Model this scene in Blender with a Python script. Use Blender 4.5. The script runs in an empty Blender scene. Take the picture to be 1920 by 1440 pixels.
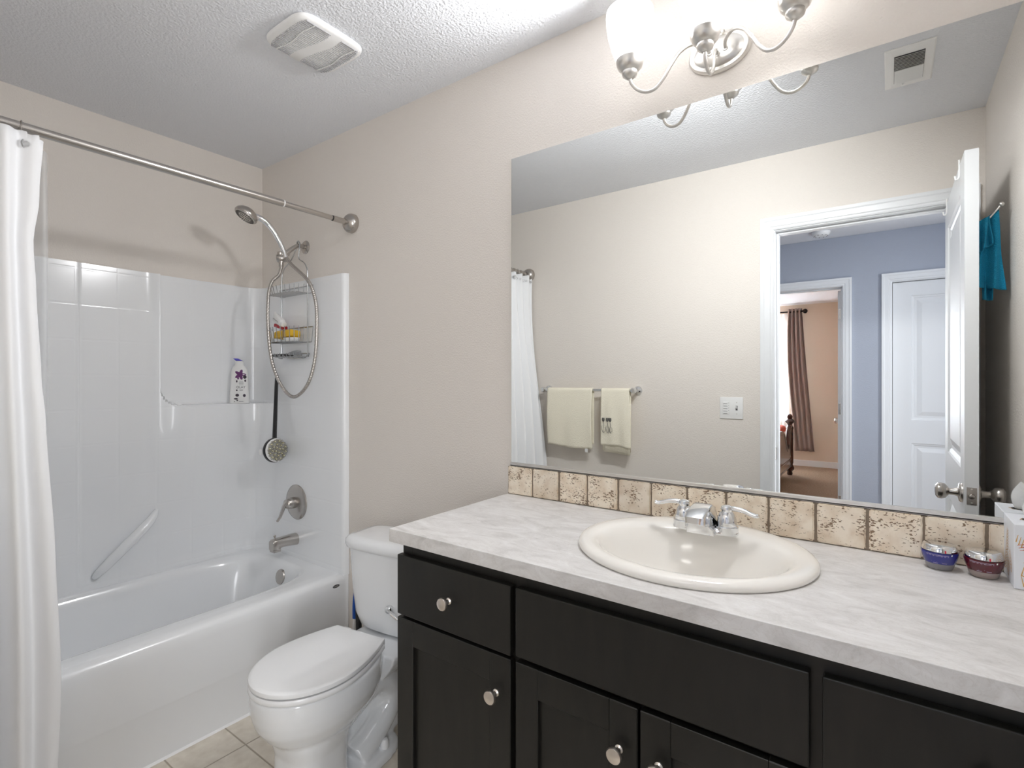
import bpy, bmesh, math, random
from mathutils import Vector, Matrix
random.seed(7)
PI = math.pi
scn = bpy.context.scene
COL = scn.collection

# ---------------------------------------------------------------- camera
CAM = (2.7467, -1.4844, 1.2883)
cd = bpy.data.cameras.new('camera'); co = bpy.data.objects.new('camera', cd); COL.objects.link(co)
co.location = CAM; co.rotation_euler = (PI/2, 0, math.radians(35.953))
cd.sensor_width = 36; cd.lens = 36*974.16/1920; cd.shift_y = -6.78/1920
cd.clip_start = 0.02; cd.clip_end = 60
scn.camera = co
# ---------------------------------------------------------------- world, light, exposure
w = bpy.data.worlds.new('world'); scn.world = w; w.use_nodes = True
w.node_tree.nodes['Background'].inputs[0].default_value = (0.80, 0.90, 1.0, 1)
w.node_tree.nodes['Background'].inputs[1].default_value = 3.0
scn.view_settings.view_transform = 'Standard'; scn.view_settings.look = 'None'
scn.view_settings.gamma = 1; scn.view_settings.use_curve_mapping = False
scn.view_settings.exposure = 0.20

def area(name, loc, rot, sx, sy, power, col=(1, 1, 1)):
    l = bpy.data.lights.new(name, 'AREA'); l.shape = 'RECTANGLE'; l.size = sx; l.size_y = sy
    l.energy = power; l.color = col
    o = bpy.data.objects.new(name, l); o.location = loc; o.rotation_euler = rot; COL.objects.link(o); return o
HALL_LIGHT = area('hall_side_fill', (3.93, -2.2, 1.35), Vector((-1, .5, 0)).to_track_quat('-Z', 'Y').to_euler(), 1.0, 1.7, 54, (0.97, 0.98, 1.0))  # added fill through the doorway towards the tub; the hall has no window here
HALL_CEIL_FILL = area('hall_ceiling_fill', (2.45, -2.0, 2.42), (0, 0, 0), .5, .35, 6, (1, .97, .93))  # added soft fill below the hall ceiling, out of view, no fixture
scn.cycles.diffuse_bounces = 8; scn.cycles.max_bounces = 16; scn.cycles.transparent_max_bounces = 16
BED_LIGHT = area('bedroom_daylight', (0.4, -7.30, 1.45), (PI/2, 0, PI), 1.9, 1.4, 190, (0.93, 0.97, 1.0))
BULB_W = 62.0     # watts of each vanity bulb
SHADE_E = 1.5     # glow of each frosted shade

# ---------------------------------------------------------------- dimensions
H = 2.432; W = 1.443; R = 3.073; ZC = 0.890
YF = -W; YH = -3.42; YB = -7.44
OX0, OX1, OZ = 2.280, 2.990, 2.045     # bathroom door opening

# ---------------------------------------------------------------- materials
def new_mat(name):
    m = bpy.data.materials.new(name); m.use_nodes = True
    return m, m.node_tree.nodes, m.node_tree.links, m.node_tree.nodes['Principled BSDF']
def mat(name, col, rough=0.5, metal=0.0, bump=None, spec=0.5, coat=0.0, trans=0.0, var=None):
    m, N, L, B = new_mat(name)
    B.inputs['Base Color'].default_value = (*col, 1); B.inputs['Roughness'].default_value = rough
    B.inputs['Metallic'].default_value = metal; B.inputs['Specular IOR Level'].default_value = spec
    B.inputs['Coat Weight'].default_value = coat; B.inputs['Transmission Weight'].default_value = trans
    tc = N.new('ShaderNodeTexCoord')
    if bump:
        n = N.new('ShaderNodeTexNoise'); n.inputs['Scale'].default_value = bump[0]; n.inputs['Detail'].default_value = 2.5
        b = N.new('ShaderNodeBump'); b.inputs['Strength'].default_value = bump[1]; b.inputs['Distance'].default_value = bump[2]
        L.new(tc.outputs['Object'], n.inputs['Vector']); L.new(n.outputs['Fac'], b.inputs['Height']); L.new(b.outputs['Normal'], B.inputs['Normal'])
    if var:
        n = N.new('ShaderNodeTexNoise'); n.inputs['Scale'].default_value = var[1]; n.inputs['Detail'].default_value = 5
        r = N.new('ShaderNodeValToRGB'); r.color_ramp.elements[0].position = 0.3; r.color_ramp.elements[1].position = 0.7
        r.color_ramp.elements[0].color = (*col, 1); r.color_ramp.elements[1].color = (*var[0], 1)
        L.new(tc.outputs['Object'], n.inputs['Vector']); L.new(n.outputs['Fac'], r.inputs['Fac']); L.new(r.outputs['Color'], B.inputs['Base Color'])
    return m
def srgb(r, g, b):
    f = lambda c: (c/255/12.92) if c/255 <= .04045 else ((c/255+.055)/1.055)**2.4
    return (f(r), f(g), f(b))

M = {}
M['wall'] = mat('wall_paint', srgb(226, 220, 213), 0.75, bump=(170, 0.5, 0.0035), spec=0.25)
M['ceil'] = mat('ceiling_paint', srgb(226, 228, 232), 0.9, bump=(120, 0.7, 0.006), spec=0.15)
M['blue'] = mat('blue_paint', srgb(172, 178, 190), 0.8, bump=(150, 0.4, 0.004), spec=0.2)
M['peach'] = mat('peach_paint', srgb(216, 200, 183), 0.8, bump=(150, 0.3, 0.003), spec=0.2)
M['trim'] = mat('trim_paint', srgb(228, 230, 232), 0.35, bump=(60, 0.03, 0.002))
M['acryl'] = mat('tub_gelcoat', srgb(236, 238, 240), 0.16, spec=0.5, coat=0.3)
M['china'] = mat('vitreous_china', srgb(232, 234, 236), 0.10, coat=0.5)
M['seatp'] = mat('seat_plastic', srgb(235, 236, 237), 0.22)
M['sink'] = mat('sink_china', srgb(240, 237, 231), 0.12, coat=0.2)
M['chrome'] = mat('chrome', (0.78, 0.79, 0.80), 0.07, 1.0)
M['nickel'] = mat('brushed_nickel', (0.52, 0.49, 0.46), 0.27, 1.0, bump=(300, 0.05, 0.001))
M['sat'] = mat('satin_nickel', (0.72, 0.70, 0.67), 0.3, 1.0, bump=(400, 0.04, 0.001))
M['knob'] = mat('knob_nickel', (0.78, 0.72, 0.66), 0.3, 1.0)
M['alu'] = mat('caddy_metal', (0.52, 0.53, 0.54), 0.25, 1.0)
M['dark'] = mat('dark_gap', (0.01, 0.01, 0.01), 0.7)
M['black'] = mat('black_plastic', (0.012, 0.012, 0.013), 0.4)
M['white'] = mat('white_plastic', srgb(235, 235, 234), 0.4)
M['slot'] = mat('grille_shadow', (0.10, 0.10, 0.105), 0.8)
M['slotg'] = mat('grille_recess', (0.40, 0.40, 0.41), 0.8)
M['curt'] = mat('white_curtain', srgb(240, 241, 243), 0.85, bump=(700, 0.1, 0.001))
M['towel'] = mat('cream_towel', srgb(246, 240, 221), 0.95, bump=(260, 0.8, 0.004))
M['teal'] = mat('teal_towel', srgb(20, 140, 178), 0.95, bump=(300, 0.9, 0.004))
M['rubber'] = mat('rubber', (0.02, 0.02, 0.02), 0.6)
M['grout'] = mat('grout', srgb(138, 124, 108), 0.9, bump=(200, 0.4, 0.003))
M['caulk'] = mat('caulk', srgb(240, 240, 240), 0.4)

# laminate worktop
def laminate():
    m, N, L, B = new_mat('laminate'); tc = N.new('ShaderNodeTexCoord')
    mp = N.new('ShaderNodeMapping'); mp.inputs['Scale'].default_value = (1, 2.2, 1.6); mp.inputs['Rotation'].default_value = (0, 0, 0.5)
    L.new(tc.outputs['Object'], mp.inputs['Vector'])
    n = N.new('ShaderNodeTexNoise'); n.inputs['Scale'].default_value = 9; n.inputs['Detail'].default_value = 9; n.inputs['Roughness'].default_value = .68; n.inputs['Distortion'].default_value = 1.2
    L.new(mp.outputs[0], n.inputs['Vector'])
    r = N.new('ShaderNodeValToRGB'); e = r.color_ramp.elements
    e[0].position = .30; e[0].color = (*srgb(192, 190, 187), 1); e[1].position = .66; e[1].color = (*srgb(226, 225, 224), 1)
    x = e.new(.47); x.color = (*srgb(212, 210, 208), 1)
    L.new(n.outputs['Fac'], r.inputs['Fac'])
    v = N.new('ShaderNodeTexNoise'); v.inputs['Scale'].default_value = 22; v.inputs['Detail'].default_value = 6; v.inputs['Distortion'].default_value = 2.5
    L.new(mp.outputs[0], v.inputs['Vector'])
    s = N.new('ShaderNodeMath'); s.operation = 'SUBTRACT'; s.inputs[1].default_value = .5; L.new(v.outputs['Fac'], s.inputs[0])
    a = N.new('ShaderNodeMath'); a.operation = 'ABSOLUTE'; L.new(s.outputs[0], a.inputs[0])
    rr = N.new('ShaderNodeValToRGB'); rr.color_ramp.elements[0].color = (.86, .84, .82, 1); rr.color_ramp.elements[1].color = (1, 1, 1, 1); rr.color_ramp.elements[1].position = .035
    L.new(a.outputs[0], rr.inputs['Fac'])
    mx = N.new('ShaderNodeMix'); mx.data_type = 'RGBA'; mx.blend_type = 'MULTIPLY'; mx.inputs['Factor'].default_value = .5
    L.new(r.outputs['Color'], mx.inputs['A']); L.new(rr.outputs['Color'], mx.inputs['B']); L.new(mx.outputs['Result'], B.inputs['Base Color'])
    B.inputs['Roughness'].default_value = .42
    return m
M['lam'] = laminate()

def espresso():
    m, N, L, B = new_mat('espresso_wood'); tc = N.new('ShaderNodeTexCoord')
    mp = N.new('ShaderNodeMapping'); mp.inputs['Scale'].default_value = (6, 6, 1.2); L.new(tc.outputs['Object'], mp.inputs['Vector'])
    n = N.new('ShaderNodeTexNoise'); n.inputs['Scale'].default_value = 6; n.inputs['Detail'].default_value = 8; n.inputs['Distortion'].default_value = .6; L.new(mp.outputs[0], n.inputs['Vector'])
    r = N.new('ShaderNodeValToRGB'); r.color_ramp.elements[0].position = .35; r.color_ramp.elements[0].color = (*srgb(15, 15, 12), 1)
    r.color_ramp.elements[1].position = .75; r.color_ramp.elements[1].color = (*srgb(27, 25, 21), 1)
    L.new(n.outputs['Fac'], r.inputs['Fac']); L.new(r.outputs['Color'], B.inputs['Base Color'])
    B.inputs['Roughness'].default_value = .42
    return m
M['wood'] = espresso()

def travertine():
    m, N, L, B = new_mat('tumbled_travertine'); tc = N.new('ShaderNodeTexCoord')
    sp = N.new('ShaderNodeSeparateXYZ'); L.new(tc.outputs['Object'], sp.inputs[0])
    o_ = N.new('ShaderNodeMath'); o_.operation = 'ADD'; o_.inputs[1].default_value = .7000; L.new(sp.outputs['X'], o_.inputs[0])
    d = N.new('ShaderNodeMath'); d.operation = 'DIVIDE'; d.inputs[1].default_value = .1045; L.new(o_.outputs[0], d.inputs[0])
    f = N.new('ShaderNodeMath'); f.operation = 'FLOOR'; L.new(d.outputs[0], f.inputs[0])
    wn = N.new('ShaderNodeTexWhiteNoise'); wn.noise_dimensions = '1D'; L.new(f.outputs[0], wn.inputs['W'])
    n = N.new('ShaderNodeTexNoise'); n.inputs['Scale'].default_value = 28; n.inputs['Detail'].default_value = 7; L.new(tc.outputs['Object'], n.inputs['Vector'])
    r = N.new('ShaderNodeValToRGB'); r.color_ramp.elements[0].position = .28; r.color_ramp.elements[0].color = (*srgb(222, 203, 178), 1)
    r.color_ramp.elements[1].position = .62; r.color_ramp.elements[1].color = (*srgb(246, 235, 217), 1); L.new(n.outputs['Fac'], r.inputs['Fac'])
    # pits: two sizes, density differing from tile to tile
    mp = N.new('ShaderNodeMapping'); mp.inputs['Rotation'].default_value = (0, .7, 0); mp.inputs['Scale'].default_value = (1, 1, 2); L.new(tc.outputs['Object'], mp.inputs['Vector'])
    p = N.new('ShaderNodeTexNoise'); p.inputs['Scale'].default_value = 170; p.inputs['Detail'].default_value = 2; L.new(mp.outputs[0], p.inputs['Vector'])
    q = N.new('ShaderNodeTexNoise'); q.inputs['Scale'].default_value = 24; q.inputs['Detail'].default_value = 2; L.new(tc.outputs['Object'], q.inputs['Vector'])
    a = N.new('ShaderNodeMath'); a.operation = 'MULTIPLY_ADD'; a.inputs[1].default_value = .55; L.new(q.outputs['Fac'], a.inputs[0]); L.new(p.outputs['Fac'], a.inputs[2])
    b = N.new('ShaderNodeMath'); b.operation = 'MULTIPLY_ADD'; b.inputs[1].default_value = .07; L.new(wn.outputs['Value'], b.inputs[0]); L.new(a.outputs[0], b.inputs[2])
    pr = N.new('ShaderNodeValToRGB'); pr.color_ramp.elements[0].position = .985; pr.color_ramp.elements[0].color = (0, 0, 0, 1)
    pr.color_ramp.elements[1].position = 1.0; pr.color_ramp.elements[1].color = (1, 1, 1, 1)
    s = N.new('ShaderNodeMath'); s.operation = 'MULTIPLY'; s.inputs[1].default_value = 1.03; L.new(b.outputs[0], s.inputs[0]); L.new(s.outputs[0], pr.inputs['Fac'])
    hs = N.new('ShaderNodeHueSaturation'); L.new(r.outputs['Color'], hs.inputs['Color'])
    vv = N.new('ShaderNodeMath'); vv.operation = 'MULTIPLY_ADD'; vv.inputs[1].default_value = .16; vv.inputs[2].default_value = .9; L.new(wn.outputs['Value'], vv.inputs[0]); L.new(vv.outputs[0], hs.inputs['Value'])
    mx = N.new('ShaderNodeMix'); mx.data_type = 'RGBA'; L.new(pr.outputs['Color'], mx.inputs['Factor']); L.new(hs.outputs['Color'], mx.inputs['A'])
    mx.inputs['B'].default_value = (*srgb(140, 116, 92), 1); L.new(mx.outputs['Result'], B.inputs['Base Color'])
    bp = N.new('ShaderNodeBump'); bp.invert = True; bp.inputs['Strength'].default_value = .8; bp.inputs['Distance'].default_value = .002
    L.new(pr.outputs['Color'], bp.inputs['Height']); L.new(bp.outputs['Normal'], B.inputs['Normal'])
    B.inputs['Roughness'].default_value = .6
    return m
M['trav'] = travertine()

def tiled(name, base, grout, pitch, axes, offs, width, depth, rough, coat=0, var=None, recolor=True):
    m, N, L, B = new_mat(name); tc = N.new('ShaderNodeTexCoord'); sp = N.new('ShaderNodeSeparateXYZ'); L.new(tc.outputs['Object'], sp.inputs[0])
    outs = []
    for ax, of in zip(axes, offs):
        a = N.new('ShaderNodeMath'); a.operation = 'ADD'; a.inputs[1].default_value = -of+50*pitch; L.new(sp.outputs[ax], a.inputs[0])
        d = N.new('ShaderNodeMath'); d.operation = 'DIVIDE'; d.inputs[1].default_value = pitch; L.new(a.outputs[0], d.inputs[0])
        f = N.new('ShaderNodeMath'); f.operation = 'FRACT'; L.new(d.outputs[0], f.inputs[0])
        s = N.new('ShaderNodeMath'); s.operation = 'SUBTRACT'; s.inputs[1].default_value = .5; L.new(f.outputs[0], s.inputs[0])
        b = N.new('ShaderNodeMath'); b.operation = 'ABSOLUTE'; L.new(s.outputs[0], b.inputs[0]); outs.append(b)
    mx = outs[0]
    for o in outs[1:]:
        k = N.new('ShaderNodeMath'); k.operation = 'MAXIMUM'; L.new(mx.outputs[0], k.inputs[0]); L.new(o.outputs[0], k.inputs[1]); mx = k
    r = N.new('ShaderNodeMapRange'); r.inputs['From Min'].default_value = .5-width/pitch; r.inputs['From Max'].default_value = .5-width/pitch*.35
    r.interpolation_type = 'SMOOTHSTEP'; L.new(mx.outputs[0], r.inputs['Value'])
    bp = N.new('ShaderNodeBump'); bp.invert = True; bp.inputs['Strength'].default_value = 1; bp.inputs['Distance'].default_value = depth
    L.new(r.outputs['Result'], bp.inputs['Height']); L.new(bp.outputs['Normal'], B.inputs['Normal'])
    if var:
        n = N.new('ShaderNodeTexNoise'); n.inputs['Scale'].default_value = var[1]; n.inputs['Detail'].default_value = 8; L.new(tc.outputs['Object'], n.inputs['Vector'])
        cr = N.new('ShaderNodeValToRGB'); cr.color_ramp.elements[0].position = .3; cr.color_ramp.elements[1].position = .7
        cr.color_ramp.elements[0].color = (*base, 1); cr.color_ramp.elements[1].color = (*var[0], 1); L.new(n.outputs['Fac'], cr.inputs['Fac'])
    if recolor:
        q = N.new('ShaderNodeMix'); q.data_type = 'RGBA'; L.new(r.outputs['Result'], q.inputs['Factor'])
        q.inputs['A'].default_value = (*base, 1)
        if var: L.new(cr.outputs['Color'], q.inputs['A'])
        q.inputs['B'].default_value = (*grout, 1); L.new(q.outputs['Result'], B.inputs['Base Color'])
    else: B.inputs['Base Color'].default_value = (*base, 1)
    B.inputs['Roughness'].default_value = rough; B.inputs['Coat Weight'].default_value = coat
    return m
M['floor'] = tiled('vinyl_floor', srgb(208, 199, 184), srgb(172, 161, 145), .2, ('X', 'Y'), (.905, -.55), .0035, .0015, .38, var=(srgb(226, 219, 206), 26))
M['surr'] = tiled('surround_gelcoat', srgb(236, 238, 240), srgb(220, 220, 220), .1465, ('Y', 'Z'), (.057, 1.604), .006, .00024, .17, .3, recolor=False)
M['carpet'] = mat('carpet_brown', srgb(150, 122, 98), 1.0, bump=(380, 1.0, 0.01), var=(srgb(182, 158, 134), 60))

def mirror_mat():
    m, N, L, B = new_mat('mirror_silver'); B.inputs['Metallic'].default_value = 1; B.inputs['Roughness'].default_value = 0.0
    B.inputs['Base Color'].default_value = (.87, .885, .878, 1); return m
M['mirror'] = mirror_mat()
def shade_mat():
    m, N, L, B = new_mat('frosted_shade'); B.inputs['Base Color'].default_value = (.12, .12, .12, 1); B.inputs['Roughness'].default_value = .35
    B.inputs['Emission Color'].default_value = (1, .97, .93, 1); B.inputs['Emission Strength'].default_value = SHADE_E
    t = N.new('ShaderNodeBsdfTransparent'); x = N.new('ShaderNodeMixShader'); x.inputs[0].default_value = .4
    L.new(t.outputs[0], x.inputs[1]); L.new(B.outputs[0], x.inputs[2]); L.new(x.outputs[0], N['Material Output'].inputs[0]); return m
M['shade'] = shade_mat()
def sheet(name, col, alpha, rough=.5):
    m, N, L, B = new_mat(name); out = N['Material Output']
    t = N.new('ShaderNodeBsdfTransparent'); d = N.new('ShaderNodeBsdfTranslucent'); d.inputs[0].default_value = (*col, 1)
    B.inputs['Base Color'].default_value = (*col, 1); B.inputs['Roughness'].default_value = rough
    m1 = N.new('ShaderNodeMixShader'); m1.inputs[0].default_value = .5; L.new(B.outputs[0], m1.inputs[1]); L.new(d.outputs[0], m1.inputs[2])
    m2 = N.new('ShaderNodeMixShader'); m2.inputs[0].default_value = alpha; L.new(t.outputs[0], m2.inputs[1]); L.new(m1.outputs[0], m2.inputs[2])
    L.new(m2.outputs[0], out.inputs[0]); return m
M['liner'] = sheet('clear_liner', (.9, .92, .93), .42, .2)
M['sheer'] = sheet('sheer_voile', (.95, .95, .98), .8, .8)
M['tissue'] = sheet('tissue_paper', (.95, .95, .95), .8, .8)
def glass(name, col, rough=.02):
    m, N, L, B = new_mat(name); B.inputs['Base Color'].default_value = (*col, 1); B.inputs['Transmission Weight'].default_value = 1; B.inputs['Roughness'].default_value = rough; return m
M['crystal'] = glass('clear_acrylic', (1, 1, 1))
M['pane'] = sheet('window_pane', (.9, .95, 1), .06, .05)
M['lampglow'] = mat('bulb', (1, 1, 1), .5)

# ---------------------------------------------------------------- mesh helpers
ORG = {}
def obj(name, bm, m, parent=None, smooth=False, loc=None, sub=0, auto=None):
    me = bpy.data.meshes.new(name); bmesh.ops.recalc_face_normals(bm, faces=bm.faces)
    if loc is None: loc = Vector((0, 0, 0))
    loc = Vector(loc)
    base = ORG[parent.name] if parent is not None else loc
    if parent is None: base = loc
    bmesh.ops.translate(bm, verts=bm.verts, vec=-base)
    bm.to_mesh(me); bm.free(); me.materials.append(m)
    o = bpy.data.objects.new(name, me); COL.objects.link(o)
    if parent is not None: o.parent = parent
    else: o.location = loc
    ORG[o.name] = base
    if smooth:
        for p in me.polygons: p.use_smooth = True
        ang = auto if auto else 40
        es = me.edges
        bm2 = bmesh.new(); bm2.from_mesh(me)
        for e in bm2.edges:
            if len(e.link_faces) == 2 and e.calc_face_angle(0) > math.radians(ang): e.smooth = False
        bm2.to_mesh(me); bm2.free()
    if sub:
        s = o.modifiers.new('sub', 'SUBSURF'); s.levels = sub; s.render_levels = sub
    return o
def tag(o, label, cat, group=None, kind=None):
    o['label'] = label; o['category'] = cat
    if group: o['group'] = group
    if kind: o['kind'] = kind
    return o
def thing(name, label, cat, loc, group=None):
    o = bpy.data.objects.new(name, None); COL.objects.link(o); o.location = loc; o.empty_display_size = .05
    ORG[o.name] = Vector(loc); return tag(o, label, cat, group)
def struct(o, label=None, cat=None):
    o['kind'] = 'structure'
    if label: o['label'] = label
    if cat: o['category'] = cat
    return o
def BM(): return bmesh.new()
def box(bm, x0, x1, y0, y1, z0, z1, bev=0, seg=2):
    r = bmesh.ops.create_cube(bm, size=1)
    vs = r['verts']
    for v in vs:
        v.co = Vector(((x0+x1)/2+v.co.x*(x1-x0), (y0+y1)/2+v.co.y*(y1-y0), (z0+z1)/2+v.co.z*(z1-z0)))
    if bev:
        es = list({e for v in vs for e in v.link_edges})
        bmesh.ops.bevel(bm, geom=es, offset=bev, segments=seg, affect='EDGES', profile=.5)
    return bm
def loft(bm, rings, cap0=True, cap1=True, closed=True):
    V = [[bm.verts.new(p) for p in r] for r in rings]; n = len(V[0])
    for a, b in zip(V, V[1:]):
        for i in range(n if closed else n-1):
            j = (i+1) % n
            try: bm.faces.new((a[i], a[j], b[j], b[i]))
            except ValueError: pass
    if closed and cap0: bm.faces.new(list(reversed(V[0])))
    if closed and cap1: bm.faces.new(V[-1])
    return V
def frame_of(d):
    d = Vector(d).normalized(); up = Vector((0, 0, 1)) if abs(d.z) < .9 else Vector((1, 0, 0))
    a = d.cross(up).normalized(); return a, d.cross(a).normalized(), d
def lathe(bm, prof, c, axis=(0, 0, 1), seg=32, cap=True):
    a, b, d = frame_of(axis); c = Vector(c)
    rings = [[c+d*h+(a*math.cos(2*PI*i/seg)+b*math.sin(2*PI*i/seg))*max(r, 1e-4) for i in range(seg)] for r, h in prof]
    loft(bm, rings, cap, cap); return bm
def catmull(pts, n=6):
    P = [Vector(p) for p in pts]; P = [P[0]*2-P[1]]+P+[P[-1]*2-P[-2]]; out = []
    for i in range(1, len(P)-2):
        for k in range(n):
            t = k/n; p0, p1, p2, p3 = P[i-1:i+3]
            out.append(.5*((2*p1)+(-p0+p2)*t+(2*p0-5*p1+4*p2-p3)*t*t+(-p0+3*p1-3*p2+p3)*t**3))
    out.append(P[-2]); return out
def tube(bm, pts, r, seg=10, n=6, smooth=True, cap=True):
    P = catmull(pts, n) if smooth and len(pts) > 2 else [Vector(p) for p in pts]
    m = len(P); rr = r if callable(r) else (lambda t: r)
    a = None; rings = []
    for i, p in enumerate(P):
        d = (P[min(i+1, m-1)]-P[max(i-1, 0)]).normalized()
        if a is None: a = frame_of(d)[0]
        else: a = (a-d*a.dot(d)).normalized()
        b = d.cross(a); q = rr(i/(m-1))
        qa, qb = q if isinstance(q, tuple) else (q, q)
        rings.append([p+a*math.cos(2*PI*k/seg)*qa+b*math.sin(2*PI*k/seg)*qb for k in range(seg)])
    loft(bm, rings, cap, cap); return bm
def sring(cx, cy, a, b, z, n=2.0, N=48, ph=0):
    o = []
    for i in range(N):
        t = 2*PI*i/N+ph; c, s = math.cos(t), math.sin(t)
        o.append((cx+a*math.copysign(abs(c)**(2/n), c), cy+b*math.copysign(abs(s)**(2/n), s), z))
    return o
def prism(bm, poly, axis, a, b):
    f = {'x': lambda u, v, k: (k, u, v), 'y': lambda u, v, k: (u, k, v), 'z': lambda u, v, k: (u, v, k)}[axis]
    loft(bm, [[f(u, v, a) for u, v in poly], [f(u, v, b) for u, v in poly]]); return bm
def text_part(name, body, size, m, parent, mw, depth=.0002):
    c = bpy.data.curves.new(name, 'FONT'); c.body = body; c.size = size; c.extrude = depth; c.align_x = 'CENTER'; c.align_y = 'CENTER'
    t = bpy.data.objects.new(name+'_tmp', c); COL.objects.link(t)
    dg = bpy.context.evaluated_depsgraph_get(); dg.update()
    me = bpy.data.meshes.new_from_object(t.evaluated_get(dg)); bpy.data.objects.remove(t)
    me.transform(mw)
    b = bmesh.new(); b.from_mesh(me); bpy.data.meshes.remove(me)
    return obj(name, b, m, parent)

# ================================================================ SETTING
def wallbox(name, m, *bs):
    bm = BM()
    for b in bs: box(bm, *b)
    return struct(obj(name, bm, m))
wallbox('floor', M['floor'], (-.15, R+.12, -W-.115, .12, -.05, 0))
wallbox('ceiling', M['ceil'], (-.15, R+.12, -W, .12, H, H+.05))
wallbox('wall_back', M['wall'], (-.12, R+.12, 0, .1, 0, H))
wallbox('wall_left', M['wall'], (-.12, 0, -W, 0, 0, H))
wallbox('wall_right', M['wall'], (R, R+.12, -W, 0, 0, H))
JT = .018
wallbox('wall_front', M['wall'], (-.12, OX0-JT, -W-.0575, -W, 0, H), (OX1+JT, R+.12, -W-.0575, -W, 0, H), (OX0-JT, OX1+JT, -W-.0575, -W, OZ+JT, H))
wallbox('wall_hall_near', M['blue'], (-.12, OX0-JT, -W-.115, -W-.0575, 0, H), (OX1+JT, 4.0, -W-.115, -W-.0575, 0, H), (OX0-JT, OX1+JT, -W-.115, -W-.0575, OZ+JT, H))
# hallway
BX0, BX1, BZ = 1.735, 2.445, 2.035    # bedroom doorway
CX0, CX1 = 2.768, 3.478
wallbox('floor_hall', M['carpet'], (.5, 4.0, -3.54, -W-.115, -.05, 0))
wallbox('ceiling_hall', M['ceil'], (.5, 4.0, -3.54, -W-.0, H, H+.05)) if False else wallbox('ceiling_hall', M['ceil'], (.5, 4.0, -3.54, -W-.1, H+.001, H+.05))
wallbox('wall_hall_far', M['blue'], (.5, BX0-JT, YH-.06, YH, 0, H), (BX1+JT, CX0-JT, YH-.06, YH, 0, H), (CX1+JT, 4.0, YH-.06, YH, 0, H),
        (BX0-JT, BX1+JT, YH-.06, YH, BZ+JT, H), (CX0-JT, CX1+JT, YH-.06, YH, BZ+JT, H))
wallbox('wall_hall_left', M['blue'], (.4, .5, -3.54, -W-.115, 0, H))
wallbox('wall_hall_right', M['blue'], (4.0, 4.1, -3.54, -W-.115, 0, H))
# bedroom
wallbox('wall_bedroom_near', M['peach'], (-.9, BX0-JT, YH-.12, YH-.06, 0, H), (BX1+JT, 3.2, YH-.12, YH-.06, 0, H), (BX0-JT, BX1+JT, YH-.12, YH-.06, BZ+JT, H))
WX0, WX1, WZ0, WZ1 = -.50, 1.50, .75, 2.15
wallbox('wall_bedroom_far', M['peach'], (-.9, WX0, YB-.12, YB, 0, H), (WX1, 3.2, YB-.12, YB, 0, H), (WX0, WX1, YB-.12, YB, 0, WZ0), (WX0, WX1, YB-.12, YB, WZ1, H))
wallbox('wall_bedroom_left', M['peach'], (-1.0, -.9, YB, YH-.12, 0, H))
wallbox('wall_bedroom_right', M['peach'], (3.2, 3.3, YB, YH-.12, 0, H))
wallbox('floor_bedroom', M['carpet'], (-.9, 3.2, YB, -3.54, -.05, .0))
wallbox('ceiling_bedroom', M['ceil'], (-.9, 3.2, YB, -3.54, H, H+.05))

# casings (mitred, moulded) and jambs
PROF = [(0, 0), (0, .008), (.006, .011), (.014, .011), (.018, .014), (.042, .016), (.048, .019), (.062, .019), (.062, 0)]
def casing(bm, x0, x1, zt, y, s, z0=0):
    rings = []
    for d, t in PROF:
        d += .004
        rings.append([(x0-d, y+s*t, z0), (x0-d, y+s*t, zt+d), (x1+d, y+s*t, zt+d), (x1+d, y+s*t, z0)])
    V = [[bm.verts.new(p) for p in r] for r in rings]; n = len(V)
    for i in range(n):
        a, b = V[i], V[(i+1) % n]
        for k in range(3): bm.faces.new((a[k], a[k+1], b[k+1], b[k]))
    bm.faces.new([v[0] for v in V]); bm.faces.new([v[3] for v in V])
def jamb(bm, x0, x1, zt, ya, yb, stop=None):
    box(bm, x0-JT, x0, ya, yb, 0, zt+JT); box(bm, x1, x1+JT, ya, yb, 0, zt+JT); box(bm, x0, x1, ya, yb, zt, zt+JT)
    if stop:
        a, b = stop; box(bm, x0, x0+.011, a, b, 0, zt, .002); box(bm, x1-.011, x1, a, b, 0, zt, .002); box(bm, x0+.011, x1-.011, a, b, zt-.011, zt, .002)
bm = BM(); casing(bm, OX0, OX1, OZ, -W+.0005, 1); t1 = struct(obj('trim_1', bm, M['trim']))
bm = BM(); jamb(bm, OX0, OX1, OZ, -W-.115, -W, (-W-.080, -W-.040)); j1 = obj('jamb', bm, M['trim'], t1)
bm = BM(); casing(bm, OX0, OX1, OZ, -W-.1155, -1); obj('hall_casing', bm, M['trim'], t1)
bm = BM(); box(bm, OX0-.0005, OX0+.002, -W-.034, -W-.008, .885, .945, .002); box(bm, OX0+.001, OX0+.0025, -W-.027, -W-.015, .90, .93)
sp = obj('strike_plate', bm, M['nickel'], t1)
bm = BM(); casing(bm, BX0, BX1, BZ, YH+.0005, 1); t2 = struct(obj('trim_2', bm, M['trim']))
bm = BM(); jamb(bm, BX0, BX1, BZ, YH-.12, YH, (YH-.080, YH-.045)); obj('jamb', bm, M['trim'], t2)
bm = BM(); casing(bm, CX0, CX1, BZ, YH+.0005, 1); t3 = struct(obj('trim_3', bm, M['trim']))
bm = BM(); jamb(bm, CX0, CX1, BZ, YH-.12, YH); obj('jamb', bm, M['trim'], t3)

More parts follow.
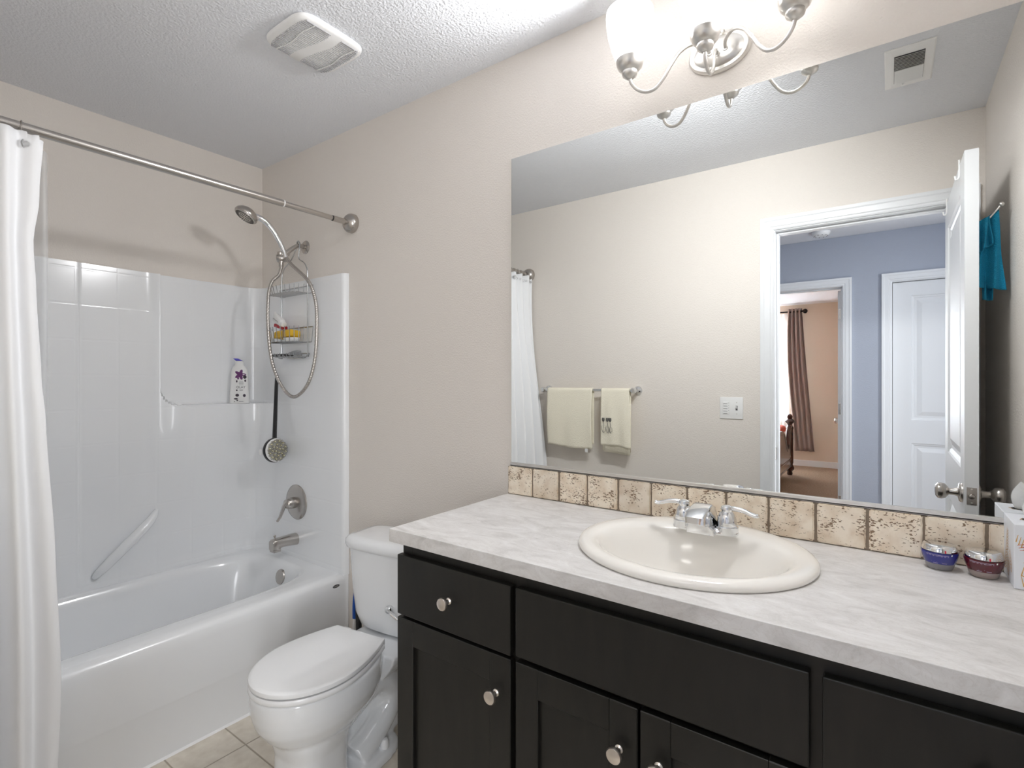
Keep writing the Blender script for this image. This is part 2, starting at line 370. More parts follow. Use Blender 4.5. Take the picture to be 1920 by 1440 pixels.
# two-panel moulded doors; local frame: u along width, z up, thickness along n
def panel_door(bm, P, width, zt, z0=.012, th=.0355, panels=((.21, .817), (.99, 1.925)), st=.112):
    # P(u, t, z) -> world, t in [0, th]
    def b(u0, u1, t0, t1, za, zb):
        vs = [P(u, t, z) for z in (za, zb) for u, t in ((u0, t0), (u1, t0), (u1, t1), (u0, t1))]
        V = [bm.verts.new(v) for v in vs]
        for f in ((0, 3, 2, 1), (4, 5, 6, 7), (0, 1, 5, 4), (1, 2, 6, 5), (2, 3, 7, 6), (3, 0, 4, 7)): bm.faces.new([V[i] for i in f])
    b(0, st, 0, th, z0, zt); b(width-st, width, 0, th, z0, zt)
    zs = [z0]+[z for p in panels for z in p]+[zt]
    for k in range(0, len(zs), 2): b(st, width-st, 0, th, zs[k], zs[k+1])
    for pa, pb in panels:
        for side in (0, 1):
            T = (lambda t: t) if side == 0 else (lambda t: th-t)
            steps = [(0, 0), (.004, .005), (.014, .007), (.020, .0115), (.034, .0115), (.060, .004), (.064, .003)]
            rings = []
            for d, t in steps: rings.append([P(st+d, T(t), pa+d), P(width-st-d, T(t), pa+d), P(width-st-d, T(t), pb-d), P(st+d, T(t), pb-d)])
            loft(bm, rings, False, True)
def knob_set(parent, base, axis, m, name='door_knob'):
    bm = BM()
    lathe(bm, [(.033, 0), (.033, .004), (.029, .009), (.015, .012), (.0115, .02), (.0115, .034), (.016, .038), (.024, .044), (.0275, .054), (.026, .064), (.018, .070), (.006, .0715)], base, axis, 32)
    return obj(name, bm, m, parent, True)
# bathroom door, open 90 degrees into the room
DX0, DX1 = 2.9455, 2.981; DYH, DYE = -1.462, -.757
bm = BM(); panel_door(bm, lambda u, t, z: (DX0+t, DYH+u, z), DYE-DYH, 2.035)
d1 = struct(obj('door_1', bm, M['trim']))
knob_set(d1, (DX0, DYE-.062, .914), (-1, 0, 0), M['nickel']); knob_set(d1, (DX1, DYE-.062, .914), (1, 0, 0), M['nickel'])
bm = BM(); box(bm, DX0+.005, DX1-.005, DYE-.001, DYE+.0015, .886, .942, .001); lp = obj('latch_plate', bm, M['nickel'], d1)
bm = BM(); lathe(bm, [(.009, 0), (.009, .002), (.006, .008), (.001, .009)], ((DX0+DX1)/2, DYE+.001, .914), (0, 1, 0), 20); obj('latch', bm, M['nickel'], lp, True)
bm = BM()
for z in (.892, .936):
    bm = BM(); lathe(bm, [(.003, 0), (.003, .0012), (.001, .0014)], ((DX0+DX1)/2, DYE+.001, z), (0, 1, 0), 10); obj('screw', bm, M['sat'], lp)
for y, z in ((-.895, 2.022), (-1.374, 2.030)):
    bm = BM(); tube(bm, [(DX0-.001, y, 2.052), (DX0-.002, y, 1.995), (DX0-.010, y, 1.985), (DX0-.013, y, 1.998)], .003, 8)
    box(bm, DX0-.002, DX1+.002, y-.006, y+.006, 2.036, 2.0385); o = obj('over_door_clip', bm, M['white'], d1, True)
# bedroom door, open into the bedroom, seen edge-on
bm = BM(); panel_door(bm, lambda u, t, z: (2.408+t, YH-.125-u, z), .70, 2.022)
d2 = struct(obj('door_2', bm, M['trim']))
knob_set(d2, (2.408, YH-.125-.64, .914), (-1, 0, 0), M['nickel'])
for z in (1.83, 1.055, .30):
    bm = BM(); box(bm, 2.412, 2.440, YH-.1255, YH-.123, z-.045, z+.045, .001); tube(bm, [(2.4435, YH-.122, z-.045), (2.4435, YH-.122, z+.045)], .006, 10)
    obj('hinge', bm, M['nickel'], d2)
# closed hall door
bm = BM(); panel_door(bm, lambda u, t, z: (CX0+.003+u, YH-.03-t, z), CX1-CX0-.006, 2.031)
d3 = struct(obj('door_3', bm, M['trim']))

# baseboards
def baseb(name, *bs):
    bm = BM()
    for b in bs: box(bm, *b, .003)
    return struct(obj(name, bm, M['trim']))
baseb('baseboard_back', (.775, 1.679, -.013, -.0005, .0, .082))
baseb('baseboard_front', (.80, OX0-.07, -W+.0005, -W+.013, 0, .082))
baseb('baseboard_bedroom', (-.9, 3.2, YB+.0005, YB+.014, 0, .09))
baseb('baseboard_hall', (BX1+.07, CX0-.07, YH+.0005, YH+.013, 0, .082))

# bedroom window
bm = BM()
for b in ((WX0, WX0+.05), (WX1-.05, WX1), ((WX0+WX1)/2-.025, (WX0+WX1)/2+.025)): box(bm, b[0], b[1], YB-.07, YB-.02, WZ0, WZ1)
for z in ((WZ0, WZ0+.05), (WZ1-.05, WZ1)): box(bm, WX0, WX1, YB-.068, YB-.022, z[0], z[1])
w1 = struct(obj('window_1', bm, M['white']))
bm = BM(); box(bm, WX0+.02, WX1-.02, YB-.05, YB-.045, WZ0+.02, WZ1-.02); obj('pane', bm, M['pane'], w1)

# ================================================================ TUB + SURROUND
unit = thing('bathtub_shower_unit', 'white one-piece bathtub and shower surround with moulded shelf, left end of bathroom', 'bathtub', (.38, -.72, 0))
AX = .7525
# surround: plan curve per height
def smooth01(t): t = max(0, min(1, t)); return t*t*(3-2*t)
def rrect_sd(y, z, y0, z0, r):
    # inside positive for region y>y0, z>z0 with rounded corner at (y0,z0)
    dy, dz = y-y0, z-z0
    if dy > r and dz > r: return min(dy, dz)
    if dy > r: return dz
    if dz > r: return dy
    return r-math.hypot(r-dy, r-dz)
def backx(y, z):
    x = .046
    s = rrect_sd(y, z, -.506, 1.170, .085)
    bul = .046*smooth01((y+.56)/.16)*smooth01((z-.62)/.50)
    x += bul*(1-smooth01(s/.006)) if s > 0 else bul
    if s > 0: x -= .018*smooth01(s/.006)
    s2 = rrect_sd(y, z, -.802, .44, .06)
    s3 = rrect_sd(-y-1.443+.03, z, -.55, .44, .06)
    x -= .006*smooth01(s2/.008)
    return x
zs = [.405, .415, .43]+[.45+.02*i for i in range(35)]+[1.155, 1.162, 1.166, 1.1695, 1.1705, 1.172, 1.175, 1.182, 1.19, 1.20, 1.215, 1.23, 1.245, 1.26]+[1.28+.025*i for i in range(20)]+[1.768, 1.775]
zs = sorted(set(round(z, 4) for z in zs))
bm = BM(); rings = []
YE = -.030; YE2 = -W+.030
yy = []
for i in range(111):
    yy.append(-1.30+(1.30-.17)*i/110)
yy = sorted(set([round(v, 4) for v in yy]+[-.506+.002*k for k in range(-2, 6)]+[-.802+.003*k for k in range(-1, 4)]))
for z in zs:
    rc = .13 if z < 1.17 else .07
    ring = [(AX, -W+.001, z), (AX, -W+.018, z), (AX-.006, -W+.027, z), (AX-.02, YE2, z)]
    xb = backx(-1.3, z); 
    ring += [(x, YE2, z) for x in (.6, .45, .3)]
    for k in range(9):
        a = -PI/2-PI/2*k/8; ring.append((xb+rc+rc*math.cos(a), YE2+rc+rc*math.sin(a), z))
    for y in yy:
        if y > YE2+rc+.001 and y < YE-rc-.001: pass
        ring.append((backx(y, z), min(max(y, YE2+rc+.0005*(y+1.3)), YE-rc), z))
    xb = backx(YE-rc, z)
    for k in range(13):
        a = PI-PI/2*k/12; ring.append((xb+rc+rc*math.cos(a), YE-rc+rc*math.sin(a), z))
    ring += [(x, YE, z) for x in (.35, .5, .65, AX-.02)]+[(AX-.006, -.027, z), (AX, -.018, z), (AX, -.001, z)]
    rings.append(ring)
# top lip back to the wall
top = [(p[0] if 0 < i < len(rings[-1])-1 else p[0], p[1], 1.775) for i, p in enumerate(rings[-1])]
lip = []
for p in rings[-1]:
    x, y, z = p
    nx = x if x > .2 else max(.0012, x-.045) if x < .12 else x-.05
    ny = y
    if y > -.13: ny = min(-.0012, y+.029) if x > .12 else min(-.0012, y+.04)
    if y < -W+.13: ny = max(-W+.0012, y-.029) if x > .12 else max(-W+.0012, y-.04)
    lip.append((nx, ny, 1.777))
rings.append(lip)
loft(bm, rings, closed=False)
bmesh.ops.remove_doubles(bm, verts=bm.verts, dist=.00005)
sur = obj('surround', bm, M['surr'], unit, True, auto=50)
# flange strip down to floor, both ends
for ya_, yb_ in ((-.030, -.0008), (-W+.0008, -W+.030)):
    bm = BM(); box(bm, .7375, AX, ya_, yb_, 0, .412, .006, 3); obj('front_flange', bm, M['acryl'], unit, True)
# tub: deck + basin
bm = BM()
cx_, cy_ = .355, -.7215
N_ = 96
rg = [sring(.3535, cy_, .352, .7190, .411, 60, N_), sring(.3565, -.715, .300, .632, .412, 5, N_), sring(.3565, -.715, .2885, .6215, .409, 5, N_),
      sring(.3565, -.715, .280, .613, .400, 4.6, N_), sring(.3565, -.716, .272, .603, .37, 4.2, N_), sring(.356, -.718, .255, .585, .28, 3.8, N_),
      sring(.356, -.72, .235, .56, .17, 3.5, N_), sring(.356, -.72, .215, .53, .115, 3.3, N_), sring(.356, -.72, .18, .49, .09, 3, N_), sring(.356, -.72, .08, .25, .083, 2.5, N_)]
loft(bm, rg, False, True)
tub = obj('tub_basin', bm, M['acryl'], unit, True, auto=60)
bm = BM()
prof = [(.680, .4115), (.715, .4125), (.735, .411), (.747, .404), (.7545, .390), (.7565, .36), (.7535, .300), (.7522, .186), (.7515, .180), (.7500, .174), (.7497, .02), (.7497, 0.0005), (.72, .0005), (.70, .38)]
prism(bm, prof, 'y', -W+.02, -.020); obj('apron', bm, M['acryl'], unit, True, auto=70)
bm = BM(); prism(bm, [(.7495, .0004), (.7575, .0004), (.7500, .007)], 'y', -W+.03, -.03); obj('caulk_bead', bm, M['caulk'], unit)
# moulded grab bar
bm = BM()
tube(bm, [(.048, -.752, .458), (.066, -.728, .490), (.082, -.67, .553), (.084, -.61, .610), (.070, -.55, .662), (.048, -.518, .700)],
     lambda t: (.006+.012*math.sin(PI*t)**.6, .008+.014*math.sin(PI*t)**.6), 14, 8)
obj('moulded_grab_bar', bm, M['acryl'], unit, True)
# overflow plate and maker's badge
bm = BM(); lathe(bm, [(.036, 0), (.036, .006), (.033, .012), (.026, .014), (.001, .0145)], (.385, -.113, .345), (0, -1, .18), 32)
lathe(bm, [(.034, -.012), (.034, 0)], (.385, -.113, .345), (0, -1, .18), 32); obj('overflow_plate', bm, M['nickel'], unit, True)
bm = BM(); lathe(bm, [(.0175, 0), (.0175, .0015), (.016, .002)], (0, 0, 0), (1, 0, 0), 28)
for v in bm.verts: v.co = Vector((v.co.x+.7545, v.co.y-.072, v.co.z*.42+.372))
bd = obj('maker_badge', bm, M['slot'], unit)
text_part('badge_lettering', 'AKER', .008, M['sat'], bd, Matrix.Translation((.7568, -.072, .372)) @ Matrix.Rotation(PI/2, 4, 'Z') @ Matrix.Rotation(PI/2, 4, 'X'))

# tub spout
sp_ = thing('tub_spout', 'brushed metal tub spout with lift knob on the surround wall', 'faucet', (.371, -.030, .505))
bm = BM(); rings = []
for y, zc, hz, hx, n in ((-.0305, .505, .029, .029, 2.2), (-.05, .506, .028, .028, 2.3), (-.10, .508, .024, .025, 3), (-.135, .506, .024, .024, 4), (-.150, .502, .026, .023, 5), (-.158, .500, .022, .020, 5)):
    rings.append([(.371+a, y, zc+b) for a, b, _ in sring(0, 0, hx, hz, 0, n, 28)])
loft(bm, rings); obj('spout_body', bm, M['nickel'], sp_, True)
bm = BM(); box(bm, .351, .391, -.156, -.118, .468, .486, .004); obj('spout_outlet', bm, M['nickel'], sp_, True)
bm = BM(); lathe(bm, [(.003, 0), (.003, .010), (.006, .013), (.007, .017), (.004, .021), (.001, .0215)], (.371, -.140, .528), (0, 0, 1), 16); obj('diverter_knob', bm, M['nickel'], sp_, True)
# valve
va = thing('shower_valve', 'round brushed metal shower valve with single lever handle', 'shower valve', (.38, -.030, .688))
bm = BM(); lathe(bm, [(.086, 0), (.086, .004), (.080, .010), (.066, .014), (.045, .017), (.001, .018)], (.38, -.0302, .688), (0, -1, 0), 48); obj('escutcheon', bm, M['nickel'], va, True)
bm = BM(); lathe(bm, [(.028, .012), (.027, .030), (.025, .050), (.020, .060), (.008, .066), (.001, .067)], (.38, -.0302, .688), (0, -1, 0), 28); obj('valve_hub', bm, M['nickel'], va, True)
bm = BM(); tube(bm, [(.383, -.080, .700), (.376, -.094, .682), (.368, -.100, .655), (.360, -.106, .628), (.353, -.118, .606)], lambda t: (.018-.009*t, .010-.004*t), 14, 6); obj('lever', bm, M['nickel'], va, True)

# ---------------------------------------------------------------- shower arm + handheld head + hose
sh = thing('handheld_shower', 'brushed nickel handheld shower head in bracket with looping metal hose', 'shower head', (.408, 0, 1.945))
bm = BM(); lathe(bm, [(.033, .0005), (.033, .003), (.029, .007), (.020, .010), (.012, .012), (.001, .012)], (.408, 0, 1.947), (0, -1, 0), 32); obj('wall_flange', bm, M['nickel'], sh, True)
bm = BM(); tube(bm, [(.408, -.004, 1.947), (.408, -.028, 1.948), (.408, -.050, 1.942), (.404, -.078, 1.920), (.402, -.100, 1.898)], .0105, 14); obj('shower_arm', bm, M['nickel'], sh, True)
bm = BM(); tube(bm, [(.402, -.098, 1.902), (.400, -.124, 1.868)], .017, 18, smooth=False); lathe(bm, [(.013, -.03), (.019, -.024), (.021, -.008), (.021, .008), (.017, .016), (.001, .018)], (.392, -.124, 1.872), (-.6, -.75, -.1), 24)
box(bm, .388, .414, -.140, -.112, 1.880, 1.902, .005); obj('bracket', bm, M['nickel'], sh, True)
bm = BM(); lathe(bm, [(.011, 0), (.011, .024), (.008, .028), (.008, .034)], (.400, -.124, 1.856), (0, 0, -1), 18); obj('hose_nut', bm, M['nickel'], sh, True)
bm = BM(); tube(bm, [(.418, -.112, 1.872), (.412, -.118, 1.900), (.404, -.136, 1.948), (.398, -.160, 1.990), (.392, -.188, 2.022), (.386, -.218, 2.040), (.382, -.245, 2.044)], lambda t: (.0115+.003*t, .0125+.001*t), 16, 6); obj('wand_handle', bm, M['chrome'], sh, True)
hd = Vector((-.10, -.52, -.85)).normalized(); hc = Vector((.376, -.275, 2.048))
bm = BM(); lathe(bm, [(.001, -.026), (.022, -.024), (.040, -.013), (.050, .0), (.052, .010), (.049, .016), (.046, .0165)], hc, hd, 40, True); head = obj('spray_head', bm, M['nickel'], sh, True)
bm = BM(); lathe(bm, [(.046, .016), (.0455, .019), (.001, .0195)], hc, hd, 40); face = obj('spray_face', bm, M['sat'], head, True)
a_, b_, d_ = frame_of(hd)
bm = BM()
for i in range(24):
    t = 2*PI*i/24; e = a_*math.cos(t)+b_*math.sin(t); s = a_*-math.sin(t)+b_*math.cos(t)
    p0, p1 = hc+d_*.0200+e*.027, hc+d_*.0200+e*.0425
    vs = [bm.verts.new(p) for p in (p0-s*.0012, p0+s*.0012, p1+s*.0034, p1-s*.0034)]; bm.faces.new(vs)
for r_, n_ in ((.008, 6), (.014, 12), (.021, 18)):
    for i in range(n_):
        t = 2*PI*i/n_; lathe(bm, [(.0016, 0), (.0012, .002), (.0003, .0022)], hc+d_*.0192+(a_*math.cos(t)+b_*math.sin(t))*r_, d_, 6)
obj('nozzles', bm, M['black'], head)
def hose_r(t): return .0078+.0007*math.sin(t*2*PI*150)
bm = BM()
HP = [(.400, -.124, 1.826), (.396, -.134, 1.790), (.364, -.152, 1.755), (.352, -.162, 1.678), (.361, -.167, 1.524), (.396, -.167, 1.372), (.455, -.152, 1.259), (.524, -.132, 1.212), (.600, -.112, 1.272), (.634, -.097, 1.393), (.640, -.092, 1.563), (.626, -.092, 1.661), (.590, -.101, 1.742), (.522, -.111, 1.798), (.464, -.114, 1.838), (.424, -.112, 1.872)]
tube(bm, HP, hose_r, 10, 44); obj('hose', bm, M['nickel'], sh, True, auto=80)

# ---------------------------------------------------------------- caddy
cad = thing('shower_caddy', 'silver wire shower caddy with three baskets hanging on the shower arm', 'shower caddy', (.39, -.045, 1.94))
WR = .0030
bm = BM()
for s in (-1, 1):
    tube(bm, [(.408+s*.012, -.040, 1.957), (.408+s*.016, -.046, 1.925), (.39+s*.035, -.048, 1.880), (.388+s*.075, -.048, 1.858), (.386+s*.100, -.048, 1.835), (.386+s*.112, -.048, 1.79), (.386+s*.113, -.048, 1.60), (.386+s*.113, -.048, 1.43), (.386+s*.108, -.050, 1.403), (.386+s*.085, -.062, 1.396), (.386+s*.04, -.105, 1.396), (.386+s*.015, -.118, 1.408)], WR, 8, 6)
tube(bm, [(.396, -.040, 1.957), (.402, -.042, 1.966), (.408, -.042, 1.968), (.414, -.042, 1.966), (.420, -.040, 1.957)], .0035, 8)
obj('frame', bm, M['alu'], cad, True)
def basket(zt, zb, x0, x1, yb, yf, name):
    cx = (x0+x1)/2; a = (x1-x0)/2
    def outline(z, k=1.0, n=28):
        pts = [(cx-a*k, yb, z)]
        for i in range(n+1):
            t = i/n; pts.append((cx+a*k*math.cos(PI-PI*t)*1.0 if 0 < i < n else cx+a*k*(-1 if i == 0 else 1), yb-(abs(yf-yb))*math.sin(PI*t)**.55*k, z))
        pts.append((cx+a*k, yb, z)); return pts
    bm = BM(); o = outline(zt)
    tube(bm, o, lambda t: (.0026, .0052), 8, 1, smooth=False); tube(bm, [o[0], o[-1]], WR, 6, smooth=False); obj(name+'_rim', bm, M['alu'], cad, True)
    bm = BM(); ob = outline(zb, .93); tube(bm, ob, WR*.8, 6, 1, smooth=False)
    for i in range(1, len(o)-1, 2): tube(bm, [o[i], ob[i]], .0019, 6, smooth=False)
    for k in range(-6, 7):
        x = cx+a*.13*k; yy_ = yb-abs(yf-yb)*.93*math.sqrt(max(0, 1-((x-cx)/(a*.93))**2))**.55
        tube(bm, [(x, yb, zb), (x, yy_, zb)], .0015, 6, smooth=False)
    tube(bm, [ob[0], ob[-1]], .0018, 6, smooth=False); obj(name+'_wires', bm, M['alu'], cad)
basket(1.742, 1.706, .242, .530, -.040, -.142, 'top_basket')
basket(1.545, 1.472, .242, .530, -.040, -.142, 'middle_basket')
basket(1.418, 1.402, .272, .500, -.040, -.125, 'bottom_tray')
# things in the caddy
Rm = lambda ax, a: Matrix.Rotation(a, 4, ax)
def xf(bm, mtx): bmesh.ops.transform(bm, matrix=mtx, verts=bm.verts); return bm
tb = thing('cream_tube', 'white squeeze tube with script lettering leaning in the caddy middle basket', 'tube', (.315, -.085, 1.476))
mt = Matrix.Translation((.335, -.098, 1.582)) @ Rm('Y', math.radians(118))
bm = BM(); loft(bm, [sring(0, 0, a, b, h, 2.3, 20) for h, a, b in ((-.055, .0235, .0015), (-.045, .023, .006), (.0, .022, .012), (.030, .020, .015), (.034, .019, .014), (.035, .016, .013), (.052, .013, .012), (.053, .011, .010))]); xf(bm, mt); obj('tube_body', bm, M['white'], tb, True)
bm = BM(); box(bm, .268, .352, -.088, -.062, 1.545, 1.562, .003, 2); xf(bm, Matrix.Translation((.31, -.075, 1.553)) @ Rm('Y', math.radians(14)) @ Matrix.Translation((-.31, .075, -1.553))); o_ = obj('red_carton', bm, mat('red_carton', srgb(170, 20, 35), .4), None, loc=(.31, -.075, 1.545)); tag(o_, 'small red carton lying under the white tube in the middle basket', 'carton')
bm = BM()
pts = [(.003+.0025*math.sin(i*1.9), -.0145, -.03+i*.006) for i in range(9)]
tube(bm, pts, .0008, 5); xf(bm, mt); obj('script_lettering', bm, M['black'], tb)
tb.rotation_euler = (0, 0, 0)
spn = thing('sponge_pack', 'yellow wrapped sponge lying in the caddy middle basket', 'sponge', (.405, -.085, 1.493))
bm = BM(); box(bm, .315, .462, -.118, -.06, 1.494, 1.528, .008, 3)
for v in bm.verts: v.co.z += .004*math.sin(v.co.x*70)+.003*math.sin(v.co.y*110)
obj('sponge', bm, mat('yellow_sponge', srgb(224, 180, 40), .6, bump=(160, .5, .003)), spn, True)
bm = BM(); box(bm, .300, .330, -.1195, -.059, 1.4925, 1.5305, .007, 3); obj('wrapper_end', bm, M['white'], spn, True)
bm = BM()
for v0, v1, rr in ((.402, .412, 0),): box(bm, v0, v1, -.1205, -.058, 1.4915, 1.5325, .003, 2)
obj('strap', bm, M['grout'], spn)
bm = BM(); loft(bm, [sring(.440, -.095, a, b, z, 2.2, 32) for z, a, b in ((1.4745, .030, .018), (1.477, .040, .024), (1.485, .048, .029), (1.4905, .050, .030), (1.4915, .046, .027), (1.486, .038, .021), (1.484, .01, .006))]); tag(obj('soap_dish', bm, M['white'], None, True, loc=(.440, -.095, 1.4745)), 'small white oval soap dish below the yellow sponge in the caddy', 'soap dish')
bm = BM(); box(bm, .285, .415, -.105, -.066, 1.4045, 1.4165, .003); rz = tag(obj('black_razor_pack', bm, M['black'], None, loc=(.35, -.085, 1.4045)), 'flat black razor pack in the lowest caddy tray', 'razor')
bm = BM()
for i in range(9):
    t = i*.7; tube(bm, [(.442+.026*math.cos(t+k*.8), -.082+.018*math.sin(t*1.3+k*.9), 1.408+.012+.010*math.sin(t+k*1.1)) for k in range(7)], .0022, 6, 4)
tag(obj('shower_pouf', bm, mat('grey_mesh', (.30, .31, .32), .8), None, True, loc=(.442, -.082, 1.405)), 'crumpled grey mesh scrubber in the lowest caddy tray', 'sponge')

# ---------------------------------------------------------------- long handled body brush
br = thing('body_brush', 'black long-handled massage brush with round bristle head hanging on surround wall', 'brush', (.235, -.045, 1.30))
bm = BM(); tube(bm, [(.236, -.052, 1.316), (.238, -.056, 1.27), (.248, -.066, 1.16), (.262, -.078, 1.05), (.276, -.088, .985)], lambda t: (.007+.003*t, .010+.003*t), 10, 6); obj('handle', bm, M['black'], br, True)
bn = Vector((.98, .10, .08)).normalized(); bc = Vector((.303, -.096, .945))
bm = BM(); lathe(bm, [(.030, -.034), (.052, -.028), (.0605, -.014), (.0600, -.001)], bc, bn, 36); obj('back_pad', bm, M['black'], br, True)
bm = BM(); lathe(bm, [(.057, 0), (.058, .004), (.056, .008), (.050, .010), (.001, .010)], bc, bn, 36); hdw = obj('bristle_disc', bm, M['white'], br, True)
a_, b_, d_ = frame_of(bn); bm = BM(); bm2 = BM()
for i in range(330):
    r_ = .0535*math.sqrt((i+.5)/330); t = i*2.39996; p = bc+d_*.010+(a_*math.cos(t)+b_*math.sin(t))*r_
    lathe(bm, [(.0012, -.001), (.0011, .010), (.0005, .011)], p, d_, 5)
obj('bristles', bm, mat('bristle', srgb(126, 121, 98), .6), br)['kind'] = 'stuff'
gold = mat('ivory_nub', srgb(245, 240, 205), .25)
for rr_, nn in ((.012, 4), (.028, 8), (.044, 12)):
    for i in range(nn):
        t = 2*PI*i/nn+rr_*30; lathe(bm2, [(.0036, .008), (.0040, .016), (.0026, .020), (.0003, .021)], bc+(a_*math.cos(t)+b_*math.sin(t))*rr_, d_, 8)
obj('massage_nubs', bm2, gold, br, True)
bm = BM(); box(bm, .262, .284, -.160, -.140, .925, .953, .004); obj('hanging_clip', bm, M['white'], br, True)

# ---------------------------------------------------------------- body wash
bw = thing('body_wash_bottle', 'white body wash bottle with purple flower print on the surround ledge', 'bottle', (.066, -.155, 1.1712))
bx, by, bz = .066, -.155, 1.1715
bm = BM()
def bring(z, a, b, n=2.8): return sring(0, 0, a, b, z, n, 36)
bm_r = [(0, .044, .020), (.003, .0465, .0225), (.04, .045, .0225), (.10, .041, .022), (.145, .039, .021), (.165, .0375, .020), (.180, .033, .019), (.190, .026, .018), (.194, .0205, .017), (.212, .020, .017), (.214, .018, .015)]
mb = Matrix.Translation((bx, by, bz)) @ Rm('Z', math.radians(62))
loft(bm, [bring(z, a, b) for z, a, b in bm_r]); xf(bm, mb); obj('bottle_body', bm, M['white'], bw, True)
bm = BM(); loft(bm, [sring(-.018+.018*(1-k), 0, .016-.004*abs(k), .012, .216+.012*k, 2, 20) for k in (0, .4, .8, 1)]); xf(bm, mb); obj('lifted_cap', bm, mat('violet_cap', srgb(88, 84, 200), .35), bw, True)
purple = mat('purple_print', srgb(96, 30, 100), .5); dk = mat('dark_print', srgb(48, 36, 52), .5)
def bottle_pt(u, z, off=.0006):
    # front face of the bottle (local -y side)
    for (z0, a0, b0), (z1, a1, b1) in zip(bm_r, bm_r[1:]):
        if z0 <= z <= z1: t = (z-z0)/(z1-z0); a, b = a0+(a1-a0)*t, b0+(b1-b0)*t; break
    q = max(-.98, min(.98, u/a)); y = -b*(1-abs(q)**2.8)**(1/2.8)
    return Vector((u, y-off, z))
def blob(bm, u, z, r, s=1, lobes=0, n=18):
    c = bm.verts.new(bottle_pt(u, z, .0012)); vs = []
    for i in range(n):
        t = 2*PI*i/n; k = r*(1+.35*math.cos(lobes*t) if lobes else 1); vs.append(bm.verts.new(bottle_pt(u+k*math.cos(t)*s, z+k*math.sin(t), .0012)))
    for i in range(n): bm.faces.new((c, vs[i], vs[(i+1) % n]))
bm = BM(); blob(bm, .003, .146, .020, 1, 5, 40); blob(bm, -.006, .128, .007, .6); xf(bm, mb); obj('flower_print', bm, purple, bw)
bm = BM()
for u, z, r, s in ((.024, .134, .009, .9), (-.012, .112, .006, .6), (-.012, .067, .004, 1), (-.010, .042, .0075, 1.1), (-.016, .024, .004, 2.2), (.022, .040, .008, .8), (-.010, .016, .004, .9), (-.022, .010, .002, 1), (.026, .115, .006, .7)): blob(bm, u, z, r, s)
for k, (z, w_) in enumerate(((.112, .012), (.106, .015), (.100, .015), (.094, .014), (.068, .012), (.064, .010), (.010, .014))):
    vs = [bm.verts.new(bottle_pt(u, zz, .001)) for u, zz in ((.008-w_*.7, z), (.008+w_*.7, z), (.008+w_*.7, z+.0014), (.008-w_*.7, z+.0014))]; bm.faces.new(vs)
xf(bm, mb); obj('berry_print', bm, dk, bw)
text_part('lettering', 'OLAY', .016, dk, bw, mb @ Matrix.Translation((.006, -.0232, .082)) @ Rm('X', PI/2))

# ---------------------------------------------------------------- curtain rod, rings, curtain, liner
rod = thing('shower_curtain_rod', 'brushed nickel tension rod spanning the tub from wall to wall', 'curtain rod', (.7813, -.72, 1.995))
bm = BM(); tube(bm, [(.7813, -W+.05, 1.998), (.7813, -.335, 1.998)], .0135, 20, smooth=False); obj('outer_pipe', bm, M['nickel'], rod, True)
bm = BM(); tube(bm, [(.7813, -.342, 1.998), (.7813, -.06, 1.997)], .0108, 20, smooth=False); obj('inner_pipe', bm, M['nickel'], rod, True)
bm = BM(); tube(bm, [(.7813, -.108, 1.997), (.7813, -.03, 1.997)], .0125, 20, smooth=False); obj('end_sleeve', bm, M['nickel'], rod, True)
bm = BM(); tube(bm, [(.7813, -.113, 1.997), (.7813, -.108, 1.997)], .0118, 18, smooth=False); obj('gasket_ring', bm, M['black'], rod, True)
bm = BM(); tube(bm, [(.7813, -.339, 1.998), (.7813, -.3345, 1.998)], .0142, 18, smooth=False); obj('pipe_collar', bm, M['white'], rod, True)
FP = [(.041, .0006), (.043, .004), (.042, .010), (.043, .016), (.040, .026), (.032, .036), (.022, .042), (.016, .044), (.001, .044)]
bm = BM(); lathe(bm, FP, (.7813, 0, 1.997), (0, -1, 0), 36); obj('end_flange', bm, M['nickel'], rod, True)
bm = BM(); lathe(bm, FP, (.7813, -W, 1.997), (0, 1, 0), 36); obj('end_flange', bm, M['nickel'], rod, True)

# pleated curtain: s -> plan point
NP = 5
def curtain_pt(s, z, x0t=.806, x0b=.862, amp_t=.020, amp_b=.040, ya=-1.062, yb=-1.425, npl=NP, ph=0.3):
    t = (1.965-z)/1.88
    y = ya+(yb-ya)*s
    k = smooth01(t*1.3)
    xo = x0t+(x0b-x0t)*k+.05*s*k
    amp = amp_t+(amp_b-amp_t)*k
    amp *= .25+.75*smooth01(s/.35)
    x = xo+amp*math.sin(2*PI*npl*s+ph+.25*math.sin(3*z))+.006*math.sin(5*s+4*z)
    e = 0
    E_ = [(.07, -.012), (.45, -.002), (.80, -.010), (1.17, -.020), (1.30, -.026), (1.55, -.032), (1.67, -.036), (1.80, -.022), (1.99, -.012)]
    for (z0, e0), (z1, e1) in zip(E_, E_[1:]):
        if z0 <= z <= z1: e = e0+(e1-e0)*smooth01((z-z0)/(z1-z0))
    return x, y+.014*k*(1-s)+e*max(0, 1-s*4)
def make_sheet(bm, fn, ztop, zbot, ns, nz, th=.0015):
    rings = []
    for j in range(nz+1):
        row = []
        for i in range(ns+1):
            s = i/ns; zt = ztop(s); z = zt+(zbot-zt)*(j/nz)**1.0; x, y = fn(s, z); row.append((x, y, z))
        rings.append(row)
    loft(bm, rings, closed=False)
rings_s = [.135, .31, .42, .53, .64, .74, .83, .91, .975]
def ctop(s):
    d = min(abs(s-r) for r in rings_s+[0.02]); return 1.976-.10*min(d, .055)-(.012 if s < .03 else 0)+(.006 if .1 < s else 0)
ct = thing('shower_curtain', 'white fabric shower curtain bunched at the near end of the tub', 'shower curtain', (.86, -1.25, .06))
